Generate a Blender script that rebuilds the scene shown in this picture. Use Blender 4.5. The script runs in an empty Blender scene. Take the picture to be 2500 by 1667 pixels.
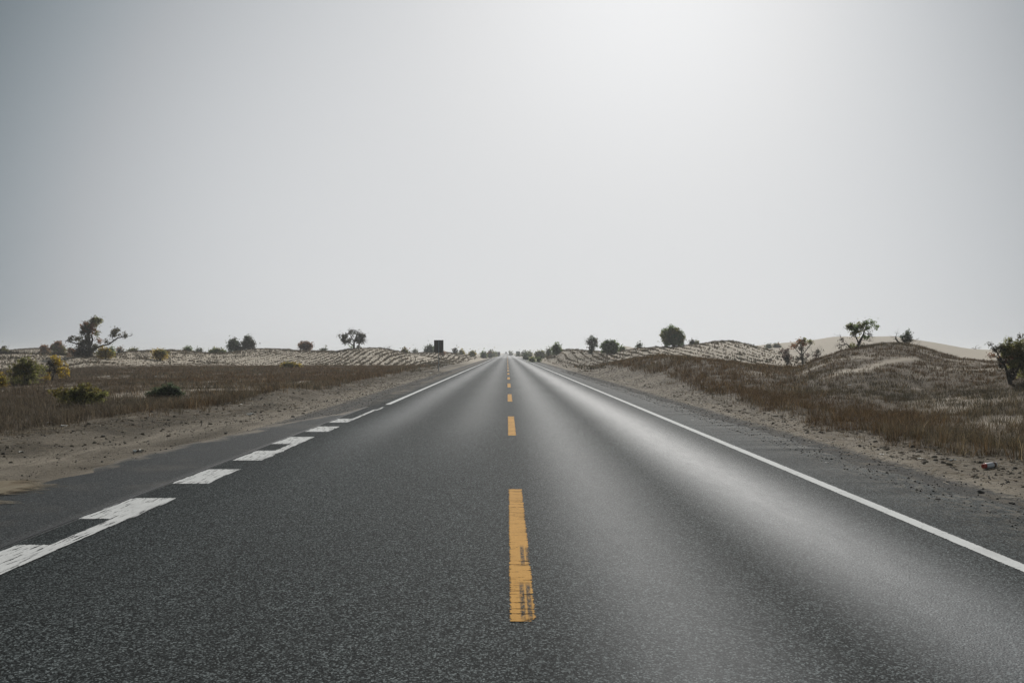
import bpy, math, random
import numpy as np
from mathutils import Vector

random.seed(7)
RNG = np.random.default_rng(7)
scene = bpy.context.scene
COL = scene.collection

# ------------------------------------------------------------------ camera
F = 1944.0            # focal length in pixels of the 2500 px wide photograph
U0, V0, CZ = 1238.0, 861.0, 1.5
cam_d = bpy.data.cameras.new("camera")
cam_d.sensor_width = 36.0
cam_d.lens = 36.0 * F / 2500.0
cam_d.shift_x = (1250.0 - U0) / 2500.0
cam_d.shift_y = (V0 - 833.5) / 2500.0
cam_d.clip_start = 0.05
cam_d.clip_end = 20000
cam = bpy.data.objects.new("camera", cam_d)
COL.objects.link(cam)
cam.location = (0, 0, CZ)
cam.rotation_euler = (math.radians(90), 0, 0)
scene.camera = cam

# ------------------------------------------------------------------ light
SUN_AZ, SUN_EL = math.radians(13.0), math.radians(34.0)   # azimuth right of the road
SUN_STRENGTH = 3.8
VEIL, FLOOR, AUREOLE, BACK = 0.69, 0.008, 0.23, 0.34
sun_dir = Vector((math.sin(SUN_AZ) * math.cos(SUN_EL), math.cos(SUN_AZ) * math.cos(SUN_EL), math.sin(SUN_EL)))
sun_d = bpy.data.lights.new("sun", 'SUN')
sun_d.energy = SUN_STRENGTH
sun_d.angle = math.radians(2.5)
sun_d.color = (1.0, 0.972, 0.93)
sun = bpy.data.objects.new("sun", sun_d)
COL.objects.link(sun)
sun.rotation_euler = (-sun_dir).to_track_quat('-Z', 'Y').to_euler()
sun.location = (30, 60, 80)

world = bpy.data.worlds.new("World")
scene.world = world
world.use_nodes = True
wn, wl = world.node_tree.nodes, world.node_tree.links
wn.clear()


def N(nodes, typ, **kw):
    n = nodes.new(typ)
    for k, v in kw.items():
        setattr(n, k, v)
    return n


def wmath(op, a, b=None, clamp=False):
    n = N(wn, 'ShaderNodeMath', operation=op, use_clamp=clamp)
    for i, s in enumerate((a, b)):
        if s is None:
            continue
        if isinstance(s, (int, float)):
            n.inputs[i].default_value = s
        else:
            wl.new(s, n.inputs[i])
    return n.outputs[0]


out = N(wn, 'ShaderNodeOutputWorld')
sky = N(wn, 'ShaderNodeTexSky', sky_type='NISHITA')
sky.sun_disc = False
sky.sun_elevation = SUN_EL
sky.sun_rotation = SUN_AZ
sky.air_density = 1.0
sky.dust_density = 2.0
sky.ozone_density = 1.0
bg_sky = N(wn, 'ShaderNodeBackground')
bg_sky.inputs['Strength'].default_value = 0.05
hsv = N(wn, 'ShaderNodeHueSaturation')
hsv.inputs['Saturation'].default_value = 0.2
wl.new(sky.outputs[0], hsv.inputs['Color'])
wl.new(hsv.outputs[0], bg_sky.inputs['Color'])
# dusty veil: forward scattering glow round the sun, dimmed to blue grey off the view axis as painted lens vignetting
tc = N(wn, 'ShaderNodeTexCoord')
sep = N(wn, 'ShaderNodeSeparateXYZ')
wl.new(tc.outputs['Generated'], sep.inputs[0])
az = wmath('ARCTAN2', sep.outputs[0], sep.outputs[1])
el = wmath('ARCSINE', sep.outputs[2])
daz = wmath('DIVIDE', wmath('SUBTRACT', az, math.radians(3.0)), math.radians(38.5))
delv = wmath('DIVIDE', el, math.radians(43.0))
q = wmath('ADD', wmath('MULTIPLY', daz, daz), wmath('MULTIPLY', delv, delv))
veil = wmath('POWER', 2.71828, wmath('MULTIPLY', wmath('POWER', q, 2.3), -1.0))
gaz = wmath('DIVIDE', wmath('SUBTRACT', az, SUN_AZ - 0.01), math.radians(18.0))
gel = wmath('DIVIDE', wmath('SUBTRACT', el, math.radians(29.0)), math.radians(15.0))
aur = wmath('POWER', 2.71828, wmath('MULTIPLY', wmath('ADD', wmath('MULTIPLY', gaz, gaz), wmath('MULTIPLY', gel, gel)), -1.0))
rear = wmath('MULTIPLY', wmath('MULTIPLY', sep.outputs[1], -1.0, True), BACK)  # sky behind the camera brightened as added fill for front-facing sides
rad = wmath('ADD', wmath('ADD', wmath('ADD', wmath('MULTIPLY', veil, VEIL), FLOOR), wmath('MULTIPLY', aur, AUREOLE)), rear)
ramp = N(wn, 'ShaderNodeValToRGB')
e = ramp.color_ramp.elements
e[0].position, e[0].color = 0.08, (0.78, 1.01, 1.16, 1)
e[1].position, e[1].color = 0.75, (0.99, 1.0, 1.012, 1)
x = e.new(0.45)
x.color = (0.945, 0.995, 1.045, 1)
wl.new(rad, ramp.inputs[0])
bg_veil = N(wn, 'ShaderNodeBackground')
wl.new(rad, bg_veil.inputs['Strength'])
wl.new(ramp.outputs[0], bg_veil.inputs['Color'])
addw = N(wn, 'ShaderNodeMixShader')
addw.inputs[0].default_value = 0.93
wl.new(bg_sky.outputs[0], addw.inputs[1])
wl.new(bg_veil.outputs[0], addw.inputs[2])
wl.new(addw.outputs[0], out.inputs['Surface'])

vs = scene.view_settings
vs.view_transform = 'Standard'
vs.look = 'None'
vs.exposure = 0.0
vs.gamma = 1.0
vs.use_curve_mapping = False
cy = scene.cycles
cy.use_denoising = True
cy.denoising_prefilter = 'ACCURATE'
cy.max_bounces = 6
cy.diffuse_bounces = 2
cy.glossy_bounces = 2
cy.transmission_bounces = 2
cy.volume_bounces = 0
cy.transparent_max_bounces = 12
cy.sample_clamp_indirect = 6.0


# ------------------------------------------------------------------ helpers
def mesh_np(name, verts, faces, mat, col=None, parent=None, smooth=False, veg=None):
    """One mesh object from numpy arrays: verts (n,3), faces (m,k); col (n,3) becomes the attribute Col."""
    me = bpy.data.meshes.new(name)
    verts = np.asarray(verts, dtype=np.float32)
    faces = np.asarray(faces, dtype=np.int32)
    m, k = faces.shape
    me.vertices.add(len(verts))
    me.vertices.foreach_set("co", verts.ravel())
    me.loops.add(m * k)
    me.loops.foreach_set("vertex_index", faces.ravel())
    me.polygons.add(m)
    me.polygons.foreach_set("loop_start", np.arange(0, m * k, k, dtype=np.int32))
    me.update(calc_edges=True)
    if smooth:
        me.polygons.foreach_set("use_smooth", np.ones(m, dtype=bool))
    if col is not None:
        at = me.color_attributes.new("Col", 'FLOAT_COLOR', 'POINT')
        c = np.ones((len(verts), 4), dtype=np.float32)
        c[:, :3] = col
        at.data.foreach_set("color", c.ravel())
    if veg is not None:
        at = me.attributes.new("Veg", 'FLOAT', 'POINT')
        at.data.foreach_set("value", np.asarray(veg, dtype=np.float32).ravel())
    me.materials.append(mat)
    o = bpy.data.objects.new(name, me)
    COL.objects.link(o)
    if parent is not None:
        o.parent = parent
    return o


def tag(o, label=None, cat=None, group=None, kind=None):
    if label:
        o['label'] = label
    if cat:
        o['category'] = cat
    if group:
        o['group'] = group
    if kind:
        o['kind'] = kind
    return o


def empty(name, loc):
    o = bpy.data.objects.new(name, None)
    o.empty_display_size = 0.2
    o.location = loc
    COL.objects.link(o)
    return o


def sstep(a, b, x):
    t = np.clip((x - a) / (b - a), 0, 1)
    return t * t * (3 - 2 * t)


# value noise, vectorised
_perm = np.random.default_rng(3).random((256, 256))


def vnoise(x, y, seed=0):
    x = np.asarray(x, float) + seed * 17.31
    y = np.asarray(y, float) + seed * 9.77
    xi, yi = np.floor(x).astype(int), np.floor(y).astype(int)
    fx, fy = x - xi, y - yi
    fx, fy = fx * fx * (3 - 2 * fx), fy * fy * (3 - 2 * fy)
    g = lambda a, b: _perm[a % 256, b % 256]
    return (g(xi, yi) * (1 - fx) * (1 - fy) + g(xi + 1, yi) * fx * (1 - fy)
            + g(xi, yi + 1) * (1 - fx) * fy + g(xi + 1, yi + 1) * fx * fy)


def fbm(x, y, seed=0, oct=4):
    s, a, t = 0, 1.0, 0
    for i in range(oct):
        s = s + a * vnoise(x * 2 ** i, y * 2 ** i, seed + i)
        t += a
        a *= 0.5
    return s / t


# ------------------------------------------------------------------ terrain
# dune crests: (u of the bearing, height seen as v, distance); each becomes a ridge of real ground at that distance
def crest(rows, lift=0.0):
    a = np.array(rows, float)
    s = (a[:, 0] - U0) / F
    z = CZ - (a[:, 1] - V0) * a[:, 2] / F - lift
    return s, z, a[:, 2]


LAYERS = [
    # near grassy mound and hill on the right
    (crest([(1330, 930, 95), (1400, 905, 82), (1445, 893, 70), (1500, 881, 62), (1560, 871, 56), (1620, 866, 52), (1680, 869, 48),
            (1750, 877, 44), (1850, 890, 42), (1950, 897, 42), (1990, 877, 42), (2030, 864, 42), (2055, 854.5, 42), (2085, 849, 43),
            (2139, 838, 44), (2175, 834, 44), (2219, 836, 44), (2255, 846, 43), (2300, 860, 41), (2353, 871, 38), (2404, 877, 36), (2500, 881, 33),
            (2750, 881, 32)], 0.12), 0.42, 1.5),
    # chequerboard dune behind it
    (crest([(1270, 880, 150), (1300, 872, 145), (1340, 862, 136), (1370, 853, 130), (1400, 852, 125), (1440, 855, 120),
            (1500, 858, 114), (1550, 850, 106), (1600, 846, 100), (1650, 845, 98), (1700, 839, 97), (1740, 833, 96),
            (1775, 831, 95), (1810, 836, 93), (1850, 846, 90), (1900, 857, 85), (1950, 871, 80), (2000, 881, 78),
            (2100, 881, 75)], 0.1), 0.62, 1.25),
    # smooth far dunes on the right
    (crest([(1600, 862, 210), (1700, 860, 205), (1760, 850, 203), (1830, 846, 203), (1870, 841, 205), (1900, 838, 207),
            (1990, 830, 212), (2030, 823, 215), (2060, 822, 215), (2110, 823.5, 214), (2180, 821.5, 211),
            (2230, 829, 203), (2290, 838, 193), (2360, 851, 182), (2410, 854, 178), (2500, 852, 174), (2800, 848, 170)]),
     0.5, 1.5),
    (crest([(1480, 861, 235), (1510, 849, 236), (1528, 845, 236), (1550, 850, 234), (1580, 861, 230)]), 0.7, 1.3),
    # left chequerboard dunes
    (crest([(-300, 866, 100), (0, 863, 98), (60, 862, 98), (150, 866, 96), (215, 871, 88), (260, 868, 92), (302, 858, 100), (360, 855, 104),
            (420, 853, 108), (453, 856, 112), (516, 862, 116), (560, 859, 118), (587, 855, 120), (623, 850, 122),
            (659, 849.5, 122), (703, 852, 122), (721, 855, 122), (820, 857, 122), (853, 851, 121), (907, 848, 120),
            (934, 849, 120), (960, 854, 121), (987, 860, 122), (1014, 864, 124), (1060, 872, 126), (1120, 885, 128)], 0.1), 0.72, 1.25),
    (crest([(900, 866, 190), (960, 862, 180), (1014, 861, 175), (1050, 859, 172), (1080, 858, 172), (1110, 861, 178), (1140, 866, 185),
            (1170, 869, 190), (1200, 874, 195)], 0.1), 0.7, 1.3),
    (crest([(-300, 850, 150), (0, 856, 150), (60, 852, 150), (120, 850, 150), (170, 854, 150), (240, 862, 150), (330, 861, 152), (420, 861, 160),
            (600, 862, 180)]), 0.75, 1.3),
]


def height(x, y):
    x = np.asarray(x, float)
    y = np.asarray(y, float)
    yy = np.maximum(y, 1.0)
    s = x / yy
    hz = np.zeros(np.broadcast(x, y).shape)
    for (cs, cz, cd), front, back in LAYERS:
        d = np.interp(s, cs, cd)
        z = np.maximum(np.interp(s, cs, cz), 0.0)
        # ends of a ridge run out to nothing
        fade = sstep(cs[0] - 0.03, cs[0] + 0.02, s) * (1 - sstep(cs[-1], cs[-1] + 0.1, s))
        up = sstep(front, 1.0, yy / d)
        down = 1 - sstep(1.0, back, yy / d)
        hz = np.maximum(hz, z * fade * np.where(yy < d, up, down))
    ax = np.abs(x)
    hz = hz * sstep(4.6, 9.5, ax)
    off = sstep(6.0, 11.0, ax)
    hz = hz + off * ((fbm(x * 0.35, y * 0.35, 5) - 0.5) * 0.22 * (1 - sstep(70, 130, yy)) + (fbm(x * 0.05, y * 0.04, 11, 3) - 0.5) * 0.5 * sstep(150, 400, yy) * 3)
    # low windrow of pushed sand along the verges
    hz = hz + 0.10 * np.exp(-((ax - 7.2 - 0.9 * (x < 0)) / 0.8) ** 2) * (0.4 + vnoise(x * .9, y * .5, 2)) * (ax > 4.6)
    hz = hz + 0.3 * np.exp(-(((x + 7.15) / 0.7) ** 2 + ((y - 25.5) / 3.2) ** 2)) * (.5 + vnoise(x * 1.6, y * 1.2, 6))
    hz = hz + sstep(4.8, 6.2, ax) * (fbm(x * 1.9, y * 1.9, 8, 3) - 0.5) * 0.085
    hz = hz - 0.014 * (1 - sstep(4.9, 5.6, ax))
    return hz


def hp(x, y):
    return float(height(np.array([x]), np.array([y]))[0])


def place(u, v, dmin=8.0, dmax=400.0):
    """Where the bearing of (u, v) first meets the ground beyond dmin (else the crest nearest to it)."""
    s = (u - U0) / F
    d = np.concatenate([np.arange(max(dmin, 2.0), 60, 0.05), np.arange(max(60, dmin), dmax, 0.2)])
    z = height(s * d, d)
    vv = V0 + (CZ - z) * F / d
    hit = np.nonzero(vv <= v)[0]
    i = hit[0] if len(hit) else int(np.argmin(vv))
    return s * d[i], d[i], z[i]


# ------------------------------------------------------------------ materials
def new_mat(name):
    m = bpy.data.materials.new(name)
    m.use_nodes = True
    nt = m.node_tree
    nt.nodes.clear()
    o = nt.nodes.new('ShaderNodeOutputMaterial')
    return m, nt.nodes, nt.links, o


class MB:
    """small node builder"""

    def __init__(self, name):
        self.m, self.n, self.l, self.out = new_mat(name)
        self.geo = self.n.new('ShaderNodeNewGeometry')
        self.pos = self.geo.outputs['Position']
        s = self.n.new('ShaderNodeSeparateXYZ')
        self.l.new(self.pos, s.inputs[0])
        self.x, self.y, self.z = s.outputs

    def link(self, a, b):
        self.l.new(a, b)

    def put(self, sock, v):
        if isinstance(v, (int, float)):
            sock.default_value = v
        elif isinstance(v, (tuple, list)):
            sock.default_value = tuple(v) + ((1.0,) if len(v) == 3 and sock.type == 'RGBA' else ())
        else:
            self.l.new(v, sock)

    def math(self, op, a, b=None, c=None, clamp=False):
        n = self.n.new('ShaderNodeMath')
        n.operation = op
        n.use_clamp = clamp
        for i, s in enumerate((a, b, c)):
            if s is not None:
                self.put(n.inputs[i], s)
        return n.outputs[0]

    def vec(self, sx=1, sy=1, sz=1, src=None):
        n = self.n.new('ShaderNodeMapping')
        n.inputs['Scale'].default_value = (sx, sy, sz)
        self.l.new(src or self.pos, n.inputs[0])
        return n.outputs[0]

    def noise(self, scale, detail=4, rough=0.55, vec=None, dist=0.0):
        n = self.n.new('ShaderNodeTexNoise')
        n.inputs['Scale'].default_value = scale
        n.inputs['Detail'].default_value = detail
        n.inputs['Roughness'].default_value = rough
        n.inputs['Distortion'].default_value = dist
        self.l.new(vec or self.pos, n.inputs['Vector'])
        return n.outputs['Fac']

    def voro(self, scale, vec=None, feature='F1', out='Distance'):
        n = self.n.new('ShaderNodeTexVoronoi')
        n.feature = feature
        n.inputs['Scale'].default_value = scale
        self.l.new(vec or self.pos, n.inputs['Vector'])
        return n.outputs[out]

    def rng(self, v, a, b, c=0.0, d=1.0, smooth=False):
        n = self.n.new('ShaderNodeMapRange')
        n.interpolation_type = 'SMOOTHSTEP' if smooth else 'LINEAR'
        n.clamp = True
        self.put(n.inputs[0], v)
        for i, q in enumerate((a, b, c, d)):
            n.inputs[1 + i].default_value = q
        return n.outputs[0]

    def mix(self, f, a, b, blend='MIX'):
        n = self.n.new('ShaderNodeMix')
        n.data_type = 'RGBA'
        n.blend_type = blend
        self.put(n.inputs[0], f)
        self.put(n.inputs[6], a)
        self.put(n.inputs[7], b)
        return n.outputs[2]

    def attr(self, name="Col"):
        n = self.n.new('ShaderNodeAttribute')
        n.attribute_name = name
        return n

    def band(self, v, centre, half):
        """soft bump 1 at centre falling to 0 at +-half"""
        d = self.math('ABSOLUTE', self.math('SUBTRACT', v, centre))
        return self.rng(d, half, 0.0, 0, 1, True)

    def bump(self, h, strength, dist):
        n = self.n.new('ShaderNodeBump')
        n.inputs['Strength'].default_value = strength
        n.inputs['Distance'].default_value = dist
        self.l.new(h, n.inputs['Height'])
        return n.outputs[0]

    def bsdf(self, col, rough=0.8, spec=0.5, normal=None, metallic=0.0, ior=1.5):
        p = self.n.new('ShaderNodeBsdfPrincipled')
        self.put(p.inputs['Base Color'], col)
        self.put(p.inputs['Roughness'], rough)
        self.put(p.inputs['Specular IOR Level'], spec)
        self.put(p.inputs['Metallic'], metallic)
        self.put(p.inputs['IOR'], ior)
        if normal is not None:
            self.l.new(normal, p.inputs['Normal'])
        return p.outputs[0]

    def done(self, sh):
        self.l.new(sh, self.out.inputs['Surface'])
        return self.m


def asphalt(name, kind):
    b = MB(name)
    cell = b.voro(95, out='Color')
    sepc = b.n.new('ShaderNodeSeparateColor')
    b.link(cell, sepc.inputs[0])
    rnd, rnd2 = sepc.outputs[0], sepc.outputs[1]
    stone = b.rng(rnd, 0.35, 1.0, 0.0, 1.0)
    stone = b.math('POWER', stone, 2.2)
    grit = b.noise(140, 2, 0.6)
    edge = b.voro(95)
    big = b.noise(0.55, 4, 0.6, b.vec(1, 0.25, 1))
    patch = b.noise(3.2, 5, 0.65)
    # coarse chippings: scattered pale stones and dark voids a couple of centimetres across
    cell2 = b.voro(112, out='Color')
    sep2 = b.n.new('ShaderNodeSeparateColor')
    b.link(cell2, sep2.inputs[0])
    chip, void = b.rng(sep2.outputs[0], 0.76, 1.0), b.rng(sep2.outputs[1], 0.55, 0.95)
    if kind == 'road':
        base, hi = (0.012, 0.0158, 0.0168), (0.24, 0.275, 0.278)
    elif kind == 'apron':
        base, hi = (0.028, 0.032, 0.035), (0.15, 0.158, 0.165)
    else:
        base, hi = (0.030, 0.031, 0.030), (0.20, 0.20, 0.195)
    col = b.mix(stone, base, hi)
    col = b.mix(b.rng(grit, 0.33, 0.66), col, (0.009, 0.0105, 0.011))
    ck = 1.0 if kind == 'road' else 0.5
    col = b.mix(b.math('MULTIPLY', void, 0.75 * ck), col, (0.006, 0.007, 0.007))
    col = b.mix(b.math('MULTIPLY', chip, 0.9 * ck), col, (0.25, 0.285, 0.288))
    col = b.mix(b.rng(patch, 0.45, 0.75, 0.0, 0.2), col, (0.047, 0.051, 0.051))
    col = b.mix(b.rng(big, 0.3, 0.7, 0.0, 0.3), col, (0.022, 0.023, 0.022))
    # tyre-polished wheel paths (pale, smoother) in both lanes; ragged along their length
    wob = b.math('MULTIPLY', b.math('SUBTRACT', b.noise(0.12, 3, 0.5, b.vec(0.2, 1, 1)), 0.5), 0.25)
    xx = b.math('ADD', b.x, wob)
    tr = b.math('MAXIMUM', b.math('MULTIPLY', b.band(xx, 2.58, 0.92), 0.95), b.math('MULTIPLY', b.band(xx, 0.92, 0.85), 0.55))
    tl = b.math('MAXIMUM', b.math('MULTIPLY', b.band(xx, -2.55, 0.8), 0.6), b.math('MULTIPLY', b.band(xx, -0.75, 0.8), 0.35))
    # the left wheel paths fade in with distance
    tl = b.math('MULTIPLY', tl, b.rng(b.y, 9.0, 19.0, 0, 1, True))
    track = b.math('MAXIMUM', tr, tl)
    streak = b.noise(5.0, 6, 0.7, b.vec(1.6, 0.35, 1))
    track = b.math('MULTIPLY', track, b.rng(streak, 0.32, 0.62, 0.84, 1.0))
    col = b.mix(b.math('MULTIPLY', track, 0.42), col, (0.112, 0.128, 0.143))  # polished tone, with a bluish sheen painted into the path colour
    far = b.rng(b.y, 195.0, 255.0, 0, 1, True)
    rough = b.math('SUBTRACT', 0.76, b.math('MULTIPLY', track, 0.15))
    if kind == 'road':
        rough = b.math('SUBTRACT', rough, b.math('MULTIPLY', far, 0.28))
    else:
        rough = 0.72
    hgt = b.math('ADD', b.math('MULTIPLY', edge, -0.6), b.math('MULTIPLY', rnd2, 0.5))
    nb = b.n.new('ShaderNodeBump')
    b.put(nb.inputs['Strength'], b.math('SUBTRACT', 0.85, b.math('MULTIPLY', track, 0.25)))
    nb.inputs['Distance'].default_value = 0.005
    b.link(hgt, nb.inputs['Height'])
    # sand blown in from the edges
    ax = b.math('ABSOLUTE', b.x)
    sandn = b.noise(1.1, 5, 0.65, b.vec(1.0, 0.35, 1))
    if kind == 'road':
        crumbs = b.noise(9, 5, 0.75, b.vec(1.2, 0.7, 1))
        sa = b.math('MULTIPLY', b.rng(b.x, 3.75, 4.9), b.rng(crumbs, 0.46, 0.60))
        sa = b.math('MULTIPLY', sa, 0.6)
        sl = b.math('MULTIPLY', b.math('MULTIPLY', b.rng(b.x, -3.6, -4.2), b.rng(b.y, 21, 25)), b.rng(sandn, 0.30, 0.55))
        sa = b.math('MAXIMUM', sa, sl)
    else:
        sa = b.math('MULTIPLY', b.rng(b.noise(0.7, 5, 0.6), 0.52, 0.72), 0.22)
        ea = b.n.new('ShaderNodeSeparateColor')
        b.link(b.attr("Col").outputs['Color'], ea.inputs[0])
        creep = b.math('ADD', ea.outputs[0], b.math('MULTIPLY', b.math('SUBTRACT', b.noise(2.6, 6, 0.7, b.vec(1, .5, 1)), 0.5), 1.5))
        sa = b.math('MAXIMUM', sa, b.math('MULTIPLY', b.rng(creep, 0.62, 0.95), 0.9))
    col = b.mix(sa, col, (0.20, 0.175, 0.14))
    spec = b.math('ADD', 0.05, b.math('MULTIPLY', track, 0.16)) if kind == 'road' else 0.1
    return b.done(b.bsdf(col, rough, spec, nb.outputs[0]))


def ground_mat():
    b = MB("sand_ground_material")
    a = b.attr("Col")
    sp = b.n.new('ShaderNodeSeparateColor')
    b.link(a.outputs['Color'], sp.inputs[0])
    litter, gravel, pale = sp.outputs[0], sp.outputs[1], sp.outputs[2]
    n1 = b.noise(0.35, 5, 0.6)
    n2 = b.noise(3.0, 6, 0.65)
    n3 = b.noise(26, 4, 0.7)
    n4 = b.noise(110, 3, 0.7)
    sand = b.mix(n1, (0.43, 0.375, 0.295), (0.52, 0.465, 0.385))
    sand = b.mix(b.rng(n3, 0.35, 0.75, 0, 0.35), sand, (0.25, 0.21, 0.16))
    sand = b.mix(b.rng(n4, 0.45, 0.8, 0, 0.4), sand, (0.19, 0.165, 0.13))
    # trampled verge: darker crumbs, straw scraps
    streak = b.noise(7, 5, 0.7, b.vec(0.6, 1.8, 1))
    vcol = b.mix(b.rng(n2, 0.35, 0.65), (0.070, 0.058, 0.041), (0.15, 0.127, 0.092))
    vcol = b.mix(b.rng(streak, 0.5, 0.62), vcol, (0.050, 0.043, 0.034))
    blot = b.noise(14, 5, 0.7, b.vec(0.7, 1.4, 1))
    vcol = b.mix(b.rng(blot, 0.50, 0.60, 0, 0.85), vcol, (0.045, 0.04, 0.031))
    vcol = b.mix(b.rng(b.noise(5, 5, 0.7, b.vec(0.5, 1.2, 1)), 0.5, 0.62, 0, 0.6), vcol, (0.06, 0.052, 0.04))
    vcol = b.mix(b.rng(b.noise(45, 3, 0.6), 0.62, 0.72), vcol, (0.30, 0.27, 0.22))
    lit = b.math('MULTIPLY', litter, b.rng(n2, 0.25, 0.5, 0.8, 1.0))
    gcol = b.mix(b.rng(b.voro(55, out='Distance'), 0.0, 0.6), (0.16, 0.155, 0.145), (0.05, 0.05, 0.048))
    gcol = b.mix(b.rng(n2, 0.5, 0.7, 0, 0.7), gcol, (0.19, 0.165, 0.13))
    col = b.mix(lit, sand, vcol)
    gm = b.rng(b.math('ADD', gravel, b.math('MULTIPLY', b.math('SUBTRACT', b.noise(11, 5, 0.75), 0.5), 1.6)), 0.35, 0.65)
    col = b.mix(b.math('MULTIPLY', gm, b.rng(gravel, 0.0, 0.1)), col, gcol)
    tr = b.noise(2.2, 5, 0.6, b.vec(2.2, 0.5, 1))
    pcol = b.mix(b.rng(tr, 0.38, 0.62), (0.13, 0.112, 0.086), (0.30, 0.265, 0.212))
    pcol = b.mix(b.rng(n4, 0.5, 0.75, 0, 0.5), pcol, (0.12, 0.11, 0.09))
    col = b.mix(b.math('MULTIPLY', pale, b.rng(n2, 0.2, 0.5, 0.6, 1.0)), col, pcol)
    veg = b.attr("Veg").outputs['Fac']
    floor_ = b.mix(b.rng(n3, 0.35, 0.65), (0.066, 0.051, 0.035), (0.125, 0.098, 0.068))
    col = b.mix(b.math('MULTIPLY', veg, b.rng(n2, 0.25, 0.55, 0.85, 1.0)), col, floor_)
    hgt = b.math('ADD', b.math('MULTIPLY', n3, 0.6), b.math('ADD', b.math('MULTIPLY', n2, 0.9), b.math('MULTIPLY', n4, 0.25)))
    # sand heaped along the straw rows that run with the road
    wob = b.math('MULTIPLY', b.math('SINE', b.math('ADD', b.math('MULTIPLY', b.y, 0.21), b.math('MULTIPLY', b.x, 0.3))), 0.22)
    row = b.math('COSINE', b.math('MULTIPLY', b.math('SUBTRACT', b.x, wob), 2 * math.pi))
    rowm = b.math('MULTIPLY', b.rng(b.y, 62, 80), b.rng(b.math('ABSOLUTE', b.x), 6, 9))
    hgt = b.math('ADD', hgt, b.math('MULTIPLY', b.math('MULTIPLY', row, rowm), 1.1))
    nb = b.n.new('ShaderNodeBump')
    b.put(nb.inputs['Strength'], b.math('ADD', 0.45, b.math('MULTIPLY', litter, 0.55)))
    nb.inputs['Distance'].default_value = 0.06
    b.link(hgt, nb.inputs['Height'])
    return b.done(b.bsdf(col, 0.95, 0.12, nb.outputs[0]))


def paint(name, col, col2, wear, along):
    """worn road paint: chipped through to the asphalt below (real holes in the sheet)"""
    b = MB(name)
    fine = b.noise(60, 4, 0.65)
    crack = b.noise(16, 5, 0.6, b.vec(*( (0.25, 2.6, 1) if along == 'across' else (2.6, 0.22, 1))))
    big = b.noise(2.1, 4, 0.6)
    c = b.mix(b.rng(fine, 0.3, 0.7), col, col2)
    c = b.mix(b.rng(big, 0.5, 0.75, 0, 0.35), c, tuple(0.55 * q for q in col))
    c = b.mix(b.rng(b.noise(240, 2), 0.55, 0.75, 0, 0.25), c, (0.1, 0.1, 0.09))
    # distance to the painted edge travels in Col.r so edges crumble
    e = b.attr("Col")
    sp = b.n.new('ShaderNodeSeparateColor')
    b.link(e.outputs['Color'], sp.inputs[0])
    rag = b.math('MULTIPLY', b.rng(sp.outputs[0], 0.0, 0.5, 1.0, 0.0), 0.16)
    m = b.math('ADD', crack, b.math('ADD', rag, b.math('MULTIPLY', b.math('SUBTRACT', fine, 0.5), 0.24)))
    hole = b.rng(m, wear, wear + 0.035)
    if 'yellow' in name:
        # two rubber smears on the nearest dash
        def smear(x0, x1, y0, y1):
            fx = b.math('MULTIPLY', b.rng(b.x, x0 - .004, x0 + .006), b.rng(b.x, x1 + .004, x1 - .006))
            fy = b.math('MULTIPLY', b.rng(b.y, y0 - .02, y0 + .1), b.rng(b.y, y1 + .02, y1 - .1))
            return b.math('MULTIPLY', fx, fy)
        sm = smear(.098, .128, 5.6, 6.2)
        for q in ((.138, .165, 5.62, 6.15), (.078, .108, 4.45, 5.2), (.118, .148, 4.45, 5.2)):
            sm = b.math('MAXIMUM', sm, smear(*q))
        sm = b.math('MULTIPLY', sm, b.rng(b.noise(26, 5, 0.7, b.vec(2, .7, 1)), 0.33, 0.56, 0.15, 0.97))
        c = b.mix(sm, c, (0.04, 0.042, 0.04))
    sh = b.bsdf(c, 0.85, 0.12, b.bump(fine, 0.4, 0.004))
    t = b.n.new('ShaderNodeBsdfTransparent')
    mx = b.n.new('ShaderNodeMixShader')
    b.link(hole, mx.inputs[0])
    b.link(sh, mx.inputs[1])
    b.link(t.outputs[0], mx.inputs[2])
    return b.done(mx.outputs[0])


def leafy(name, trans=0.35, rough=0.6):
    b = MB(name)
    a = b.attr("Col")
    d = b.bsdf(a.outputs['Color'], rough, 0.25)
    t = b.n.new('ShaderNodeBsdfTranslucent')
    b.link(a.outputs['Color'], t.inputs[0])
    mx = b.n.new('ShaderNodeMixShader')
    mx.inputs[0].default_value = trans
    b.link(d, mx.inputs[1])
    b.link(t.outputs[0], mx.inputs[2])
    return b.done(mx.outputs[0])


def plain(name, c1, c2, scale=8, rough=0.6, metallic=0.0, spec=0.4, bumpd=0.004):
    b = MB(name)
    tcn = b.n.new('ShaderNodeTexCoord')
    n = b.noise(scale, 5, 0.6, tcn.outputs['Object'])
    return b.done(b.bsdf(b.mix(b.rng(n, 0.3, 0.7), c1, c2), rough, spec, b.bump(n, 0.5, bumpd), metallic))


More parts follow.
